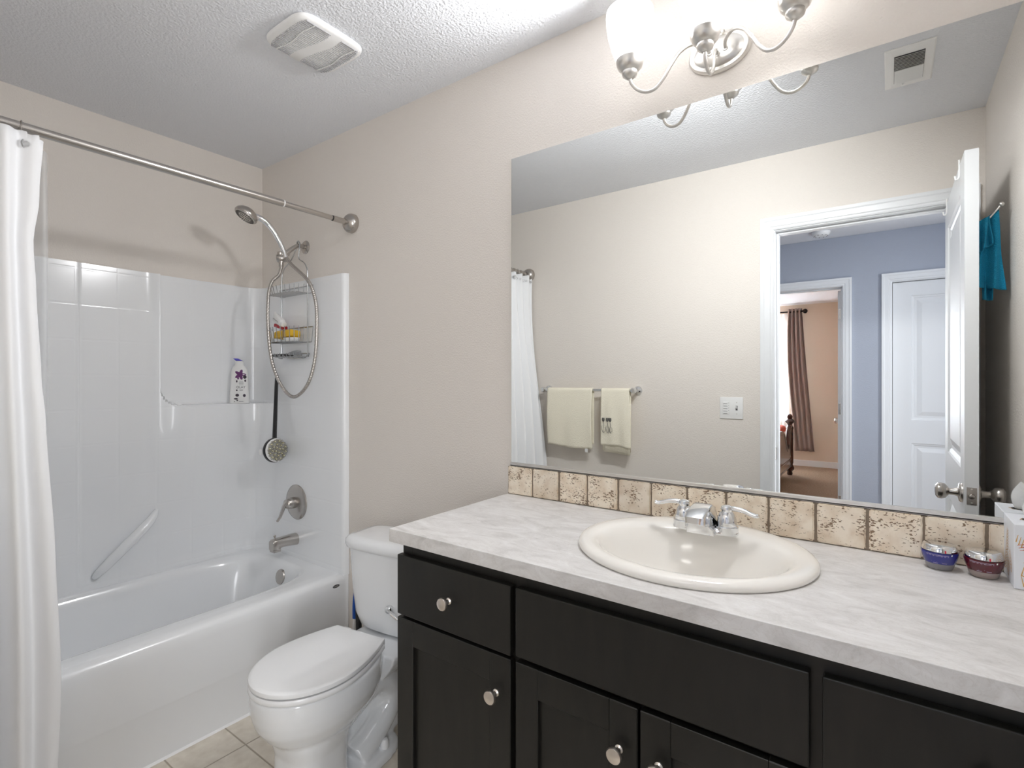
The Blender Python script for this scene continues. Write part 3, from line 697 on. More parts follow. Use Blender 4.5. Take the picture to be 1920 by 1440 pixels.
bm = BM(); make_sheet(bm, curtain_pt, ctop, .075, 220, 60)
cc = obj('fabric', bm, M['curt'], ct, True, auto=180); sm = cc.modifiers.new('thick', 'SOLIDIFY'); sm.thickness = .0022
for s in rings_s[:3]:
    x, y = curtain_pt(s, 1.945); bm = BM()
    lathe(bm, [(.006, 0), (.012, .001), (.013, .003), (.010, .005), (.006, .004)], (x+.003, y+.004, 1.944), (.75, .62, .0), 20); obj('grommet', bm, M['crystal'], ct, True)
bm = BM(); make_sheet(bm, lambda s, z: (.712+.02*math.sin(2*PI*7*s), -1.045-.004*math.sin(3*z)-.37*s), lambda s: 1.965, .22, 120, 20)
ln = tag(obj('curtain_liner', bm, M['liner'], None, True, auto=180, loc=(.712, -1.23, .24)), 'clear plastic liner hanging inside the tub behind the white curtain', 'shower liner')
for i, s in enumerate(rings_s):
    x, y = curtain_pt(s, 1.95)
    bm = BM(); pts = []
    for k in range(17):
        t = 2*PI*k/16; pts.append((.7813+.004+.0175*math.sin(t), y+.002*math.cos(t), 1.990+.0235*math.cos(t)))
    tube(bm, pts[:-1]+[pts[0]], .0014, 6, 1, smooth=False)
    tube(bm, [(.790, y, 1.967), (.799, y+.004, 1.958), (.806, y+.006, 1.946)], .0014, 6)
    ro = obj('curtain_ring', bm, M['nickel'], None, True, loc=(.7813, y, 1.99))
    tag(ro, 'metal curtain ring with clear bead at the open edge of the curtain' if i == 0 else 'metal curtain ring bunched on the rod above the white curtain', 'curtain ring', None if i == 0 else 'curtain rings bunched near the rod end')
    bm = BM(); bmesh.ops.create_icosphere(bm, subdivisions=2, radius=.008, matrix=Matrix.Translation((.812, y+.008, 1.944))); obj('bead', bm, M['crystal'], ro)

# ================================================================ TOILET
to = thing('toilet', 'white two-piece toilet with closed lid between tub and vanity', 'toilet', (1.258, -.42, 0))
TX = 1.258
# bowl body: several lofts, joined and re-meshed smooth
bm = BM()
def teard(cy, a, bf, bb, z, n=2.1, N=48):
    o = []
    for i in range(N):
        t = 2*PI*i/N; c, s = math.cos(t), math.sin(t); b = bb if s > 0 else bf
        o.append((TX+a*math.copysign(abs(c)**(2/n), c), cy+b*math.copysign(abs(s)**(2/n), s), z))
    return o
loft(bm, [teard(-.51, .080, .10, .15, .190), teard(-.505, .096, .125, .17, .212), teard(-.50, .125, .170, .19, .248), teard(-.49, .148, .205, .20, .285), teard(-.485, .158, .220, .205, .318), teard(-.485, .161, .225, .205, .350), teard(-.485, .159, .224, .20, .386)])
loft(bm, [teard(-.535, .098, .105, .115, -.0, 3), teard(-.535, .094, .100, .110, .03, 3), teard(-.53, .088, .095, .10, .10, 3), teard(-.525, .090, .098, .10, .17, 3), teard(-.52, .105, .12, .11, .22, 2.6)])
loft(bm, [teard(-.37, .112, .20, .185, 0.0, 3.2), teard(-.37, .110, .195, .180, .018, 3.0), teard(-.37, .100, .185, .168, .030, 2.8)])
loft(bm, [[(TX+a, y, z) for a, y, z in ((-q, -.30, z_), (q, -.30, z_), (q, -.045, z_), (-q, -.045, z_))] for q, z_ in ((.085, .27), (.11, .30), (.13, .33), (.135, .352))])
box(bm, TX-.05, TX+.05, -.28, -.14, .02, .30, .03, 3)
tube(bm, [(TX, -.47, .16), (TX+.005, -.40, .20), (TX+.02, -.33, .24), (TX+.03, -.27, .25), (TX+.035, -.215, .20), (TX+.035, -.22, .14), (TX+.035, -.27, .09), (TX+.035, -.33, .06), (TX+.03, -.38, .04)], lambda t: .050+.004*math.sin(6*t), 18, 6)
tube(bm, [(TX, -.47, .16), (TX-.005, -.40, .20), (TX-.02, -.33, .24), (TX-.03, -.27, .25), (TX-.035, -.215, .20), (TX-.035, -.22, .14), (TX-.035, -.27, .09), (TX-.035, -.33, .06), (TX-.03, -.38, .04)], .050, 18, 6)
bo = obj('bowl', bm, M['china'], to, True, auto=180)
rm = bo.modifiers.new('fuse', 'REMESH'); rm.mode = 'VOXEL'; rm.voxel_size = .006; rm.use_smooth_shade = True
sm = bo.modifiers.new('soft', 'SMOOTH'); sm.factor = .6; sm.iterations = 7
for s in (1, -1):
    bm = BM(); lathe(bm, [(.015, .0), (.015, .010), (.013, .024), (.009, .030), (.001, .032)], (TX+s*.078, -.285, .029), (0, 0, 1), 20); obj('bolt_cap', bm, M['seatp'], to, True)
def seat_ring(k, z, dy=0):
    yc, yt, ybk = -.52, -.712, -.316
    R_ = []; n = 26
    for i in range(n+1):
        t = i/n*PI/2; R_.append((.161*math.cos(t), yc+(yt-yc)*math.sin(t)))        # widest -> tip
    B_ = [(.161-.054*(i/14)**1.7, yc+(ybk-yc)*i/14) for i in range(1, 15)]          # widest -> back corner
    half = B_[::-1]+R_
    pts = half+[(-x, y) for x, y in half[-2::-1]]
    return [(TX+x*k, (yc-.0)+(y-yc)*k, z) for x, y in pts]
bm = BM(); loft(bm, [seat_ring(.985, .3875), seat_ring(1.0, .391), seat_ring(1.0, .400), seat_ring(.985, .404)]); obj('seat', bm, M['seatp'], to, True, auto=50)
bm = BM(); loft(bm, [seat_ring(.975, .4075), seat_ring(.995, .410), seat_ring(1.0, .416), seat_ring(.992, .4215), seat_ring(.97, .4245), seat_ring(.93, .4265), seat_ring(.5, .4285)]); obj('lid', bm, M['seatp'], to, True, auto=30)
for s in (-1, 1):
    bm = BM(); box(bm, TX+s*.075-.020, TX+s*.075+.020, -.325, -.298, .388, .414, .007, 3); obj('hinge', bm, M['seatp'], to, True)
def tank_ring(a, y0, y1, z, n=6):
    cy = (y0+y1)/2; b = (y1-y0)/2; o = []
    for x, y, _ in sring(0, 0, a, b, 0, n, 56):
        bow = -.016*(1-(x/a)**2) if y < 0 else 0
        o.append((TX+x, cy+y+bow, z))
    return o
bm = BM(); loft(bm, [tank_ring(.138, -.175, -.030, .358, 4), tank_ring(.154, -.188, -.022, .368, 4.5), tank_ring(.168, -.194, -.020, .41), tank_ring(.179, -.200, -.020, .50), tank_ring(.190, -.204, -.020, .655)]); tk = obj('tank', bm, M['china'], to, True, auto=60)
bm = BM(); loft(bm, [tank_ring(.189, -.206, -.016, .656), tank_ring(.201, -.216, -.012, .660), tank_ring(.204, -.219, -.010, .672), tank_ring(.203, -.218, -.010, .686), tank_ring(.194, -.208, -.018, .697), tank_ring(.168, -.18, -.04, .700), tank_ring(.08, -.12, -.08, .702)]); obj('tank_lid', bm, M['china'], to, True, auto=60)
bm = BM(); lathe(bm, [(.014, 0), (.015, .008), (.012, .014), (.001, .015)], (TX+.040, -.214, .468), (0, -1, 0), 20); tube(bm, [(TX+.040, -.226, .468), (TX+.062, -.232, .462), (TX+.092, -.232, .448)], lambda t: (.007, .005), 10); lv = obj('flush_lever', bm, M['chrome'], to, True); lv['label'] = 'chrome flush lever'
to.location = (1.287, -.442, 0); to.rotation_euler = (0, 0, math.radians(8))
# things beside the toilet
pl = thing('plunger', 'black stick handle standing behind the toilet beside the tank', 'plunger', (.945, -.10, 0))
bm = BM(); tube(bm, [(.928, -.092, .488), (.948, -.098, .25), (.962, -.104, .09)], .0125, 14, 3); obj('handle', bm, M['black'], pl, True)
bm = BM(); lathe(bm, [(.048, 0.001), (.052, .01), (.050, .035), (.040, .060), (.018, .075), (.014, .10)], (.964, -.105, 0), (0, 0, 1), 28); obj('cup', bm, M['rubber'], pl, True)
tbz = thing('toilet_brush', 'toilet brush with a blue grip standing by the tub corner', 'brush', (.868, -.055, 0))
blue = mat('blue_grip', srgb(10, 78, 170), .35)
bm = BM(); tube(bm, [(.884, -.070, .265), (.890, -.072, .32), (.898, -.074, .372), (.9055, -.076, .402)], lambda t: (.010+.003*math.sin(PI*t), .010), 14, 5); g = obj('grip', bm, blue, tbz, True); g['label'] = 'blue rubber grip'
bm = BM(); tube(bm, [(.899, -.076, .400), (.903, -.078, .425), (.912, -.080, .432), (.916, -.079, .415), (.912, -.077, .400)], .0032, 8); obj('hanging_loop', bm, blue, tbz, True)
bm = BM(); tube(bm, [(.850, -.060, .08), (.884, -.070, .266)], .007, 12, smooth=False); obj('shaft', bm, M['white'], tbz, True)
bm = BM(); lathe(bm, [(.036, .001), (.039, .01), (.036, .10), (.033, .12), (.028, .122)], (.845, -.058, 0), (0, 0, 1), 24); obj('holder', bm, M['white'], tbz, True)
bm = BM(); box(bm, .925, 1.012, -.072, -.038, .585, .612, .008, 3); cl = tag(obj('plastic_clip', bm, mat('ivory_plastic', srgb(225, 214, 200), .5), None, True, loc=(.965, -.055, .585)), 'small ivory plastic clip hooked on the left side of the toilet tank', 'clip')
bm = BM(); box(bm, 1.010, 1.0145, -.076, -.034, .580, .617, .002); obj('clip_edge', bm, M['grout'], cl)

# ================================================================ VANITY
YD = -.535
va_ = thing('vanity_cabinet', 'espresso stained bathroom vanity cabinet with shaker doors and drawers', 'cabinet', (2.36, -.27, 0))
bm = BM(); box(bm, 1.680, 1.698, -.515, -.001, .10, .854); box(bm, 3.050, R-.001, -.515, -.001, .10, .854); box(bm, 1.698, 3.05, -.50, -.001, .10, .118); box(bm, 1.698, 3.05, -.012, -.001, .118, .854)
box(bm, 1.698, R-.03, -.44, -.425, 0.0, .10); box(bm, 1.680, 1.698, -.44, -.001, 0, .10); box(bm, 3.05, R-.001, -.44, -.001, 0, .10)
obj('carcass', bm, M['wood'], va_)
bm = BM()
for x0, x1 in ((1.680, 1.715), (2.035, 2.085), (2.626, 2.680), (3.03, R-.001)): box(bm, x0, x1, -.5155, -.498, .10, .854)
for z0, z1 in ((.10, .135), (.635, .685), (.808, .854)): box(bm, 1.715, 3.04, -.515, -.499, z0, z1)
for z0 in (.40,): box(bm, 2.68, 3.04, -.515, -.499, z0, z0+.03)
obj('face_frame', bm, M['wood'], va_)
def knob(x, z, parent):
    bm = BM(); lathe(bm, [(.0085, 0), (.0085, .002), (.0055, .005), (.005, .015), (.009, .019), (.0155, .0215), (.0162, .0245), (.0145, .028), (.008, .030), (.001, .0305)], (x, YD, z), (0, -1, 0), 28)
    o = obj('knob', bm, M['knob'], parent, True); o['label'] = 'satin nickel knob'; return o
def slab(name, x0, x1, z0, z1, kx=None, kz=None):
    bm = BM(); box(bm, x0, x1, YD, -.516, z0, z1, .0025, 2); o = obj(name, bm, M['wood'], va_)
    if kx: knob(kx, kz, o)
    return o
def shaker(x0, x1, z0, z1, kx, kz, st=.060):
    bm = BM(); box(bm, x0, x0+st, YD, -.516, z0, z1, .0018, 1); box(bm, x1-st, x1, YD, -.516, z0, z1, .0018, 1)
    box(bm, x0+st-.001, x1-st+.001, YD+.0004, -.516, z1-st-.006, z1-.0004, .0012, 1); box(bm, x0+st-.001, x1-st+.001, YD+.0004, -.516, z0+.0004, z0+st, .0012, 1)
    box(bm, x0+st-.004, x1-st+.004, YD+.010, -.518, z0+st-.004, z1-st)
    o = obj('door', bm, M['wood'], va_); knob(kx, kz, o); return o
slab('drawer', 1.677, 2.053, .663, .822, 1.865, .742)
shaker(1.677, 2.053, .115, .655, 2.013, .568)
slab('false_front', 2.067, 2.644, .668, .822)
shaker(2.067, 2.3555, .115, .656, 2.318, .565)
shaker(2.3605, 2.644, .115, .656, 2.398, .565)
slab('drawer', 2.662, 3.045, .663, .822, 2.853, .742)
slab('drawer', 2.662, 3.045, .395, .655, 2.853, .525); slab('drawer', 2.662, 3.045, .115, .387, 2.853, .25)

# countertop with a hole for the basin
SX, SY = 2.370, -.256
def plate_hole(bm, x0, x1, y0, y1, z0, z1, hole):
    hn = len(hole); vt = []
    for z in (z0, z1):
        outer = []
        for i in range(hn):
            t = math.atan2(hole[i][1]-SY, hole[i][0]-SX); c, s = math.cos(t), math.sin(t)
            k = min((x1-SX)/c if c > 1e-9 else (x0-SX)/c if c < -1e-9 else 1e9, (y1-SY)/s if s > 1e-9 else (y0-SY)/s if s < -1e-9 else 1e9)
            outer.append([SX+c*k, SY+s*k])
        for cxx, cyy in ((x0, y0), (x0, y1), (x1, y0), (x1, y1)):
            j = min(range(hn), key=lambda q: (outer[q][0]-cxx)**2+(outer[q][1]-cyy)**2); outer[j] = [cxx, cyy]
        vt.append(([bm.verts.new((p[0], p[1], z)) for p in outer], [bm.verts.new((p[0], p[1], z)) for p in hole]))
    (o0, h0), (o1, h1) = vt
    for i in range(hn):
        j = (i+1) % hn
        bm.faces.new((o1[i], o1[j], h1[j], h1[i])); bm.faces.new((o0[j], o0[i], h0[i], h0[j]))
        bm.faces.new((o0[i], o0[j], o1[j], o1[i])); bm.faces.new((h0[j], h0[i], h1[i], h1[j]))
bm = BM(); plate_hole(bm, 1.658, R-.0008, -.547, -.0008, .8555, ZC, sring(SX, SY, .235, .195, 0, 2, 96))
ctp = tag(obj('countertop', bm, M['lam'], None, loc=(2.36, -.27, .8555)), 'pale mottled laminate countertop on the dark vanity cabinet', 'countertop')
bv = ctp.modifiers.new('edge', 'BEVEL'); bv.width = .0012; bv.segments = 2; bv.limit_method = 'ANGLE'
# sink
sk = thing('sink', 'off-white oval drop-in sink set in the countertop', 'sink', (SX, SY, ZC))
bm = BM()
S = [(SX, SY, .2600, .2385, ZC+.0006), (SX, SY, .2630, .2415, ZC+.004), (SX, SY, .2630, .2415, ZC+.009), (SX, SY, .259, .238, ZC+.015), (SX, SY, .250, .230, ZC+.0185), (SX, SY-.004, .238, .214, ZC+.0190),
     (SX, SY-.010, .225, .194, ZC+.0170), (SX, SY-.015, .215, .180, ZC+.0130), (SX, SY-.018, .208, .171, ZC+.0060), (SX, SY-.020, .202, .165, ZC-.004), (SX, SY-.021, .195, .158, ZC-.018), (SX, SY-.022, .186, .149, ZC-.036), (SX, SY-.022, .176, .140, ZC-.055), (SX, SY-.02, .148, .115, ZC-.100), (SX, SY-.018, .105, .080, ZC-.128), (SX, SY-.016, .055, .045, ZC-.138), (SX, SY-.015, .024, .024, ZC-.140)]
loft(bm, [sring(cx, cy, a, b, z, 2.0, 96) for cx, cy, a, b, z in S], False, True)
obj('basin', bm, M['sink'], sk, True, auto=60)
bm = BM(); lathe(bm, [(.022, 0), (.022, .002), (.017, .004), (.001, .003)], (SX, SY-.015, ZC-.1395), (0, 0, 1), 28); obj('drain', bm, M['chrome'], sk, True)
# faucet
fc = thing('faucet', 'chrome centerset faucet with two lever handles on the sink', 'faucet', (2.370, -.142, ZC+.021))
FY = -.132; FZ = ZC+.0185
bm = BM()
for i, (k, z) in enumerate(()): pass
loft(bm, [sring(2.370, FY, a, b, FZ+h, 3, 48) for a, b, h in ((.079, .026, .0005), (.080, .027, .004), (.077, .024, .012), (.072, .020, .015))]); obj('base_plate', bm, M['chrome'], fc, True)
bm = BM()
prof = [(FY+.024, FZ+.016), (FY+.022, FZ+.045), (FY+.012, FZ+.062), (FY-.016, FZ+.072), (FY-.046, FZ+.069), (FY-.082, FZ+.057), (FY-.092, FZ+.052), (FY-.094, FZ+.036), (FY-.080, FZ+.032), (FY-.064, FZ+.028), (FY-.052, FZ+.014), (FY-.046, FZ+.0008), (FY+.010, FZ+.0008)]
rings = []
for x, k in ((-.0235, .92), (-.022, .98), (-.017, 1), (.017, 1), (.022, .98), (.0235, .92)):
    rings.append([(2.370+x*(1.0+.45*max(0, 1-(z-FZ)/.045) if y > FY-.06 else 1.0), FY-.02+(y-FY+.02)*k, FZ+.0008+(z-FZ-.0008)*(k if z > FZ+.03 else 1)) for y, z in prof])
loft(bm, rings); so = obj('spout', bm, M['chrome'], fc, True, auto=45)
bvs = so.modifiers.new('b', 'BEVEL'); bvs.width = .003; bvs.segments = 3; bvs.limit_method = 'ANGLE'
for s in (-1, 1):
    hx = 2.370+s*.0525
    bm = BM(); lathe(bm, [(.026, .004), (.027, .012), (.0265, .020), (.0225, .022), (.023, .025), (.0215, .040), (.017, .051), (.0125, .056), (.013, .059), (.0145, .062), (.013, .068), (.006, .0715), (.001, .072)], (hx, FY, FZ), (0, 0, 1), 32); hb = obj('handle_body', bm, M['chrome'], fc, True)
    bm = BM(); tube(bm, [(hx+s*.006, FY, FZ+.063), (hx+s*.020, FY-.002, FZ+.065), (hx+s*.040, FY-.004, FZ+.063), (hx+s*.056, FY-.006, FZ+.058), (hx+s*.068, FY-.008, FZ+.056), (hx+s*.074, FY-.008, FZ+.058)], lambda t: (.0055+.004*t if t < .92 else .006, .0065-.002*t), 14, 6)
    obj('lever', bm, M['chrome'], hb, True)
# backsplash
bm = BM(); box(bm, 1.661, R-.001, -.010, -.0008, ZC+.0006, ZC+.0965); bs = tag(obj('tile_backsplash', bm, M['grout'], None, loc=(2.36, -.005, ZC)), 'row of tumbled beige travertine tiles between countertop and mirror', 'backsplash')
bm = BM(); tp = .1045
for i in range(14):
    x0 = 1.662+(i)*tp+.0025*random.random(); x1 = 1.662+(i+1)*tp-.004-.0015*random.random(); x1 = min(x1, R-.002)
    if x1-x0 < .01: continue
    b2 = BM(); bmesh.ops.create_cube(b2, size=1)
    for v in b2.verts: v.co = Vector(((x0+x1)/2+v.co.x*(x1-x0), -.0095+v.co.y*.0095, ZC+.0497+v.co.z*.0945))
    bmesh.ops.bevel(b2, geom=list(b2.edges), offset=.0028, segments=2, affect='EDGES')
    bmesh.ops.subdivide_edges(b2, edges=[e for e in b2.edges if e.calc_length() > .05], cuts=9, use_grid_fill=True)
    for v in b2.verts: v.co += Vector((random.uniform(-.0006, .0006), random.uniform(-.0003, .0003), random.uniform(-.0006, .0006)))
    me_ = bpy.data.meshes.new('t'); b2.to_mesh(me_); b2.free(); bm.from_mesh(me_); bpy.data.meshes.remove(me_)
# world coordinates are kept for the pattern
obj('tiles', bm, M['trav'], bs, True, auto=35)

# mirror
mr = thing('wall_mirror', 'large frameless wall mirror above the travertine backsplash', 'mirror', (2.37, -.004, 1.53))
bm = BM(); box(bm, 1.6715, R-.006, -.0065, -.0012, .9935, 2.067, .0006, 1); obj('glass', bm, M['mirror'], mr)
bm = BM(); box(bm, 1.6700, R-.006, -.0115, -.0012, .9885, .9930, .0008, 2); box(bm, 1.6700, R-.006, -.0115, -.0070, .9885, 1.0015, .0012, 2); ch = obj('chrome_channel', bm, M['sat'], mr); ch['label'] = 'silver metal channel along the bottom edge'

# ================================================================ VANITY LIGHT
vl = thing('vanity_light', 'three-arm satin nickel wall light with frosted glass shades above mirror', 'wall light', (2.372, 0, 2.185))
LX = 2.372; LY = -.140
bm = BM()
loft(bm, [[(LX+a, y, 2.184+b) for a, b, _ in sring(0, 0, A_, B_, 0, 2, 48)] for A_, B_, y in ((.0815, .0555, -.0006), (.0815, .0555, -.008), (.077, .052, -.014), (.070, .045, -.015), (.066, .042, -.013), (.062, .039, -.016), (.045, .028, -.022), (.01, .006, -.024))])
obj('backplate', bm, M['sat'], vl, True)
for q_ in ((LX-.020, -.014, 2.138), (LX+.012, -.014, 2.230)):
    bm = BM(); lathe(bm, [(.005, 0), (.006, .004), (.004, .008), (.001, .009)], q_, (0, -1, 0), 12); obj('screw_cap', bm, M['sat'], vl, True)
for s in (-1, 0, 1):
    if s: pts = [(LX+s*q, y, z) for q, y, z in ((.020, -.018, 2.178), (.024, -.040, 2.185), (.038, -.060, 2.190), (.058, -.078, 2.186), (.082, -.090, 2.168), (.100, -.100, 2.138), (.118, -.108, 2.104), (.138, -.116, 2.080), (.160, -.124, 2.074), (.182, -.132, 2.084), (.197, -.138, 2.103), (.201, -.140, 2.122))]
    else: pts = [(LX, -.018, 2.170), (LX, -.040, 2.172), (LX, -.052, 2.150), (LX, -.060, 2.118), (LX, -.078, 2.092), (LX, -.104, 2.080), (LX, -.128, 2.088), (LX, -.139, 2.106), (LX, -.140, 2.122)]
    bm = BM(); tube(bm, pts, .0046, 12, 6); lathe(bm, [(.009, 0), (.008, .004), (.0055, .007)], (pts[0][0], -.018, pts[0][2]), (0, -1, 0), 16); obj('arm', bm, M['sat'], vl, True)
    cx = LX+s*.201
    bm = BM(); lathe(bm, [(.006, -.004), (.012, .000), (.0195, .006), (.0215, .012), (.0205, .017), (.0255, .020), (.0325, .028), (.036, .038), (.037, .048), (.0355, .048), (.030, .030), (.01, .022)], (cx, LY, 2.118), (0, 0, 1), 32); cp = obj('cup', bm, M['sat'], vl, True)
    bm = BM(); lathe(bm, [(.030, .040), (.041, .060), (.050, .085), (.058, .115), (.063, .145), (.0645, .168), (.0635, .180), (.062, .180), (.0615, .168), (.060, .145), (.055, .115), (.047, .085), (.038, .060), (.028, .043)], (cx, LY, 2.118), (0, 0, 1), 40, False); obj('glass_shade', bm, M['shade'], vl, True)
    l = bpy.data.lights.new('vanity_bulb', 'SPOT'); l.energy = BULB_W*(1.05, .90, 1.12)[s+1]; l.color = (.98, .985, 1.0); l.shadow_soft_size = .06
    l.spot_size = math.radians(148); l.spot_blend = .8
    lo = bpy.data.objects.new('vanity_bulb', l); COL.objects.link(lo); lo.location = (cx, LY, 2.118+.120)
    lo.rotation_euler = Vector(((-.74, -.95, .03), (-.5, -.85, -.5), (-.12, -.6, -.9))[s+1]).to_track_quat('-Z', 'Y').to_euler()

# ================================================================ SMALL THINGS ON THE COUNTER
def jar(name, cx, cy, col, label, dark):
    t = thing(name, label, 'jar', (cx, cy, ZC))
    g = mat(name+'_glass', col, .12, coat=.5)
    z0 = ZC+.0006
    bm = BM(); lathe(bm, [(.0205, 0), (.0225, .0015), (.0245, .007), (.0262, .0135), (.020, .0135)], (cx, cy, z0), (0, 0, 1), 40); b = obj('clear_base', bm, mat(name+'_base', dark, .1, coat=.6), t, True)
    bm = BM(); lathe(bm, [(.020, .0137), (.0262, .0137), (.0300, .0245), (.0320, .0345), (.0318, .0372), (.028, .0378)], (cx, cy, z0), (0, 0, 1), 40); body = obj('coloured_body', bm, g, t, True)
    bm = BM(); lathe(bm, [(.0285, .0380), (.0305, .0386), (.0302, .0440), (.0280, .0500), (.0265, .0512), (.001, .0518)], (cx, cy, z0), (0, 0, 1), 40); lid = obj('lid', bm, M['chrome'], t, True); lid['label'] = 'silver lid'
    d = Vector((CAM[0]-cx, CAM[1]-cy, 0)).normalized(); base = math.atan2(d.y, d.x)
    bm = BM()
    def strip(a0, a1, h0, h1, rr):
        vs0 = []; vs1 = []
        n = 6
        for i in range(n+1):
            a = base+a0+(a1-a0)*i/n
            for h, L_ in ((h0, vs0), (h1, vs1)): r = rr(h)+.0003; L_.append(bm.verts.new((cx+r*math.cos(a), cy+r*math.sin(a), z0+h)))
        for i in range(n): bm.faces.new((vs0[i], vs0[i+1], vs1[i+1], vs1[i]))
    rr = lambda h: .0262+(h-.0137)*(.0320-.0262)/(.0345-.0137)
    for k in range(6): strip(-.75+.02*(k % 2), .50, .0335-.0022*k, .0342-.0022*k, rr)
    strip(-.5, .15, .0185, .0193, rr); strip(-.4, -.1, .0155, .0162, rr); strip(.15, .45, .0160, .0166, rr)
    obj('label_text', bm, mat(name+'_ink', srgb(190, 180, 205), .5), body)
    bm = BM(); strip(.62, .70, .0335, .0338+.003, rr); obj('printed_mark', bm, M['white'], body)
    bm = BM(); strip(.28, .36, .0388, .0440, lambda h: .0303); obj('red_tab', bm, mat(name+'_red', srgb(215, 40, 70), .4), lid)
    return t
jar('blue_cream_jar', 2.834, -.057, srgb(38, 44, 128), 'blue face cream jar with silver lid, left of the red jar', (.22, .21, .22))
jar('red_cream_jar', 2.903, -.066, srgb(84, 16, 30), 'dark red face cream jar with silver lid, beside the tissue box', (.30, .24, .22))
tx = thing('tissue_box', 'white cube tissue box with gold and coral leaf print beside the mirror', 'tissue box', (2.995, -.065, ZC))
bm = BM(); box(bm, 2.940, 3.050, -.118, -.008, ZC+.0006, ZC+.124, .0015, 2); obj('carton', bm, mat('white_carton', srgb(226, 229, 234), .5), tx)
bm = BM()
def leaf(bm, u0, z0, ang, L_, n, face):
    for i in range(n):
        t = (i+1)/n*L_
        for s in (-1, 1):
            bx_, bz_ = u0+math.cos(ang)*t, z0+math.sin(ang)*t
            l = .022*(1-.55*i/n); a2 = ang+s*.85
            ex, ez = bx_+math.cos(a2)*l, bz_+math.sin(a2)*l
            nx, nz = -math.sin(a2)*.0009, math.cos(a2)*.0009
            q = [(bx_-nx, bz_-nz), (bx_+nx, bz_+nz), (ex+nx*.4, ez+nz*.4), (ex-nx*.4, ez-nz*.4)]
            if face == 'f' and all(2.941 < a < 3.049 and ZC+.001 < b < ZC+.123 for a, b in q): bm.faces.new([bm.verts.new((a, -.1184, b)) for a, b in q])
            if face == 's' and all(-.117 < a < -.009 and ZC+.001 < b < ZC+.123 for a, b in q): bm.faces.new([bm.verts.new((2.9396, a, b)) for a, b in q])
            if face == 't' and all(2.941 < a < 3.049 and -.117 < b < -.009 for a, b in q): bm.faces.new([bm.verts.new((a, b, ZC+.1244)) for a, b in q])
for (u, z, a) in ((2.945, ZC+.025, .5), (2.95, ZC+.002, .9), (2.985, ZC+.004, 2.0), (2.975, ZC+.060, 1.2), (2.965, ZC+.06, 2.2), (3.02, ZC+.01, 1.6), (3.04, ZC+.05, 2.2), (2.96, ZC+.04, .1), (3.0, ZC+.07, .6)): leaf(bm, u, z, a, .05, 8, 'f')
for (u, z, a) in ((-.03, ZC+.01, 1.8), (-.07, ZC+.005, 1.3), (-.10, ZC+.02, 1.1), (-.05, ZC+.05, 1.7)): leaf(bm, u, z, a, .045, 7, 's')
leaf(bm, 2.95, -.07, .4, .04, 6, 't'); leaf(bm, 3.03, -.10, 2.2, .04, 6, 't')
obj('gold_leaf_print', bm, mat('gold_print', srgb(206, 160, 90), .5), tx)
bm = BM(); leaf(bm, 2.975, ZC+.078, 2.6, .02, 3, 'f'); leaf(bm, 2.965, ZC+.012, .3, .02, 3, 'f'); leaf(bm, 2.99, ZC+.03, 2.0, .02, 3, 'f'); obj('coral_print', bm, mat('coral_print', srgb(205, 78, 62), .5), tx)
bm = BM(); loft(bm, [sring(2.995, -.063, .036, .020, ZC+.1246, 2, 32), sring(2.995, -.063, .034, .018, ZC+.1247, 2, 32)]); obj('opening', bm, M['dark'], tx)
bm = BM(); rings = []
for j in range(9):
    t = j/8; rings.append([(2.995+(.030-.006*t+.004*math.sin(5*t))*math.cos(2*PI*i/28)+.012*t*math.sin(3*t)*(-1), -.063+(.014+.006*t)*math.sin(2*PI*i/28)+.006*math.sin(6*PI*i/28+3*t)*t, ZC+.1249+.045*t+.012*t*math.sin(2*PI*i/28*2+.7)) for i in range(28)])
loft(bm, rings, False, False); obj('tissue', bm, M['tissue'], tx, True, auto=180)

# ================================================================ DOOR WALL (seen in the mirror)
tbr = thing('towel_bar', 'chrome towel bar on the wall opposite the mirror', 'towel bar', (1.243, -W, 1.229))
bm = BM(); tube(bm, [(.945, -1.373, 1.229), (1.545, -1.373, 1.229)], .008, 16, smooth=False); obj('bar', bm, M['chrome'], tbr, True)
for x in (.937, 1.551):
    bm = BM(); lathe(bm, [(.026, .0006), (.026, .006), (.022, .012), (.013, .018), (.011, .045), (.013, .052), (.017, .060), (.017, .078), (.012, .086), (.001, .088)], (x, -W, 1.229), (0, 1, 0), 28); obj('bracket', bm, M['chrome'], tbr, True)
def hang_towel(name, x0, x1, zf, zb, label, seed, layers=1, skew=.0):
    rnd = random.Random(seed); t = thing(name, label, 'towel', ((x0+x1)/2, -1.373, 1.24))
    yb = -1.373
    def path(k):
        # k in [0,1] front hem -> over bar -> back hem
        L1 = 1.229-zf; L2 = 1.229-zb; arc = PI*.012; tot = L1+arc+L2; s = k*tot
        if s < L1: return (yb+.0125+.006*math.sin(PI*min(1, (L1-s)/L1)), zf+s)
        if s < L1+arc: a = (s-L1)/.012; return (yb+.0125*math.cos(a), 1.229+.0125*math.sin(a))
        s -= L1+arc; return (yb-.0125-.001*math.sin(s*9), 1.229-s)
    bm = BM(); rings = []
    for j in range(61):
        k = j/60; y, z = path(k); row = []
        for i in range(31):
            u = i/30; fr = max(0, (1.229-z))/(1.229-zf) if k < .5 else 0
            x = x0+(x1-x0)*u+skew*fr*u+.004*math.sin(9*z+seed)*fr
            dz = (-.014*u*fr if k < .3 else 0)+.004*math.sin(7*u+seed)*fr
            row.append((x, y+(.0035*math.sin(2*PI*(u*2.2)+seed+z*5)*fr if k < .5 else 0), z+dz))
        rings.append(row)
    loft(bm, rings, closed=False); o = obj('cloth', bm, M['towel'], t, True, auto=180); s_ = o.modifiers.new('th', 'SOLIDIFY'); s_.thickness = .005; s_.offset = 0
    return t
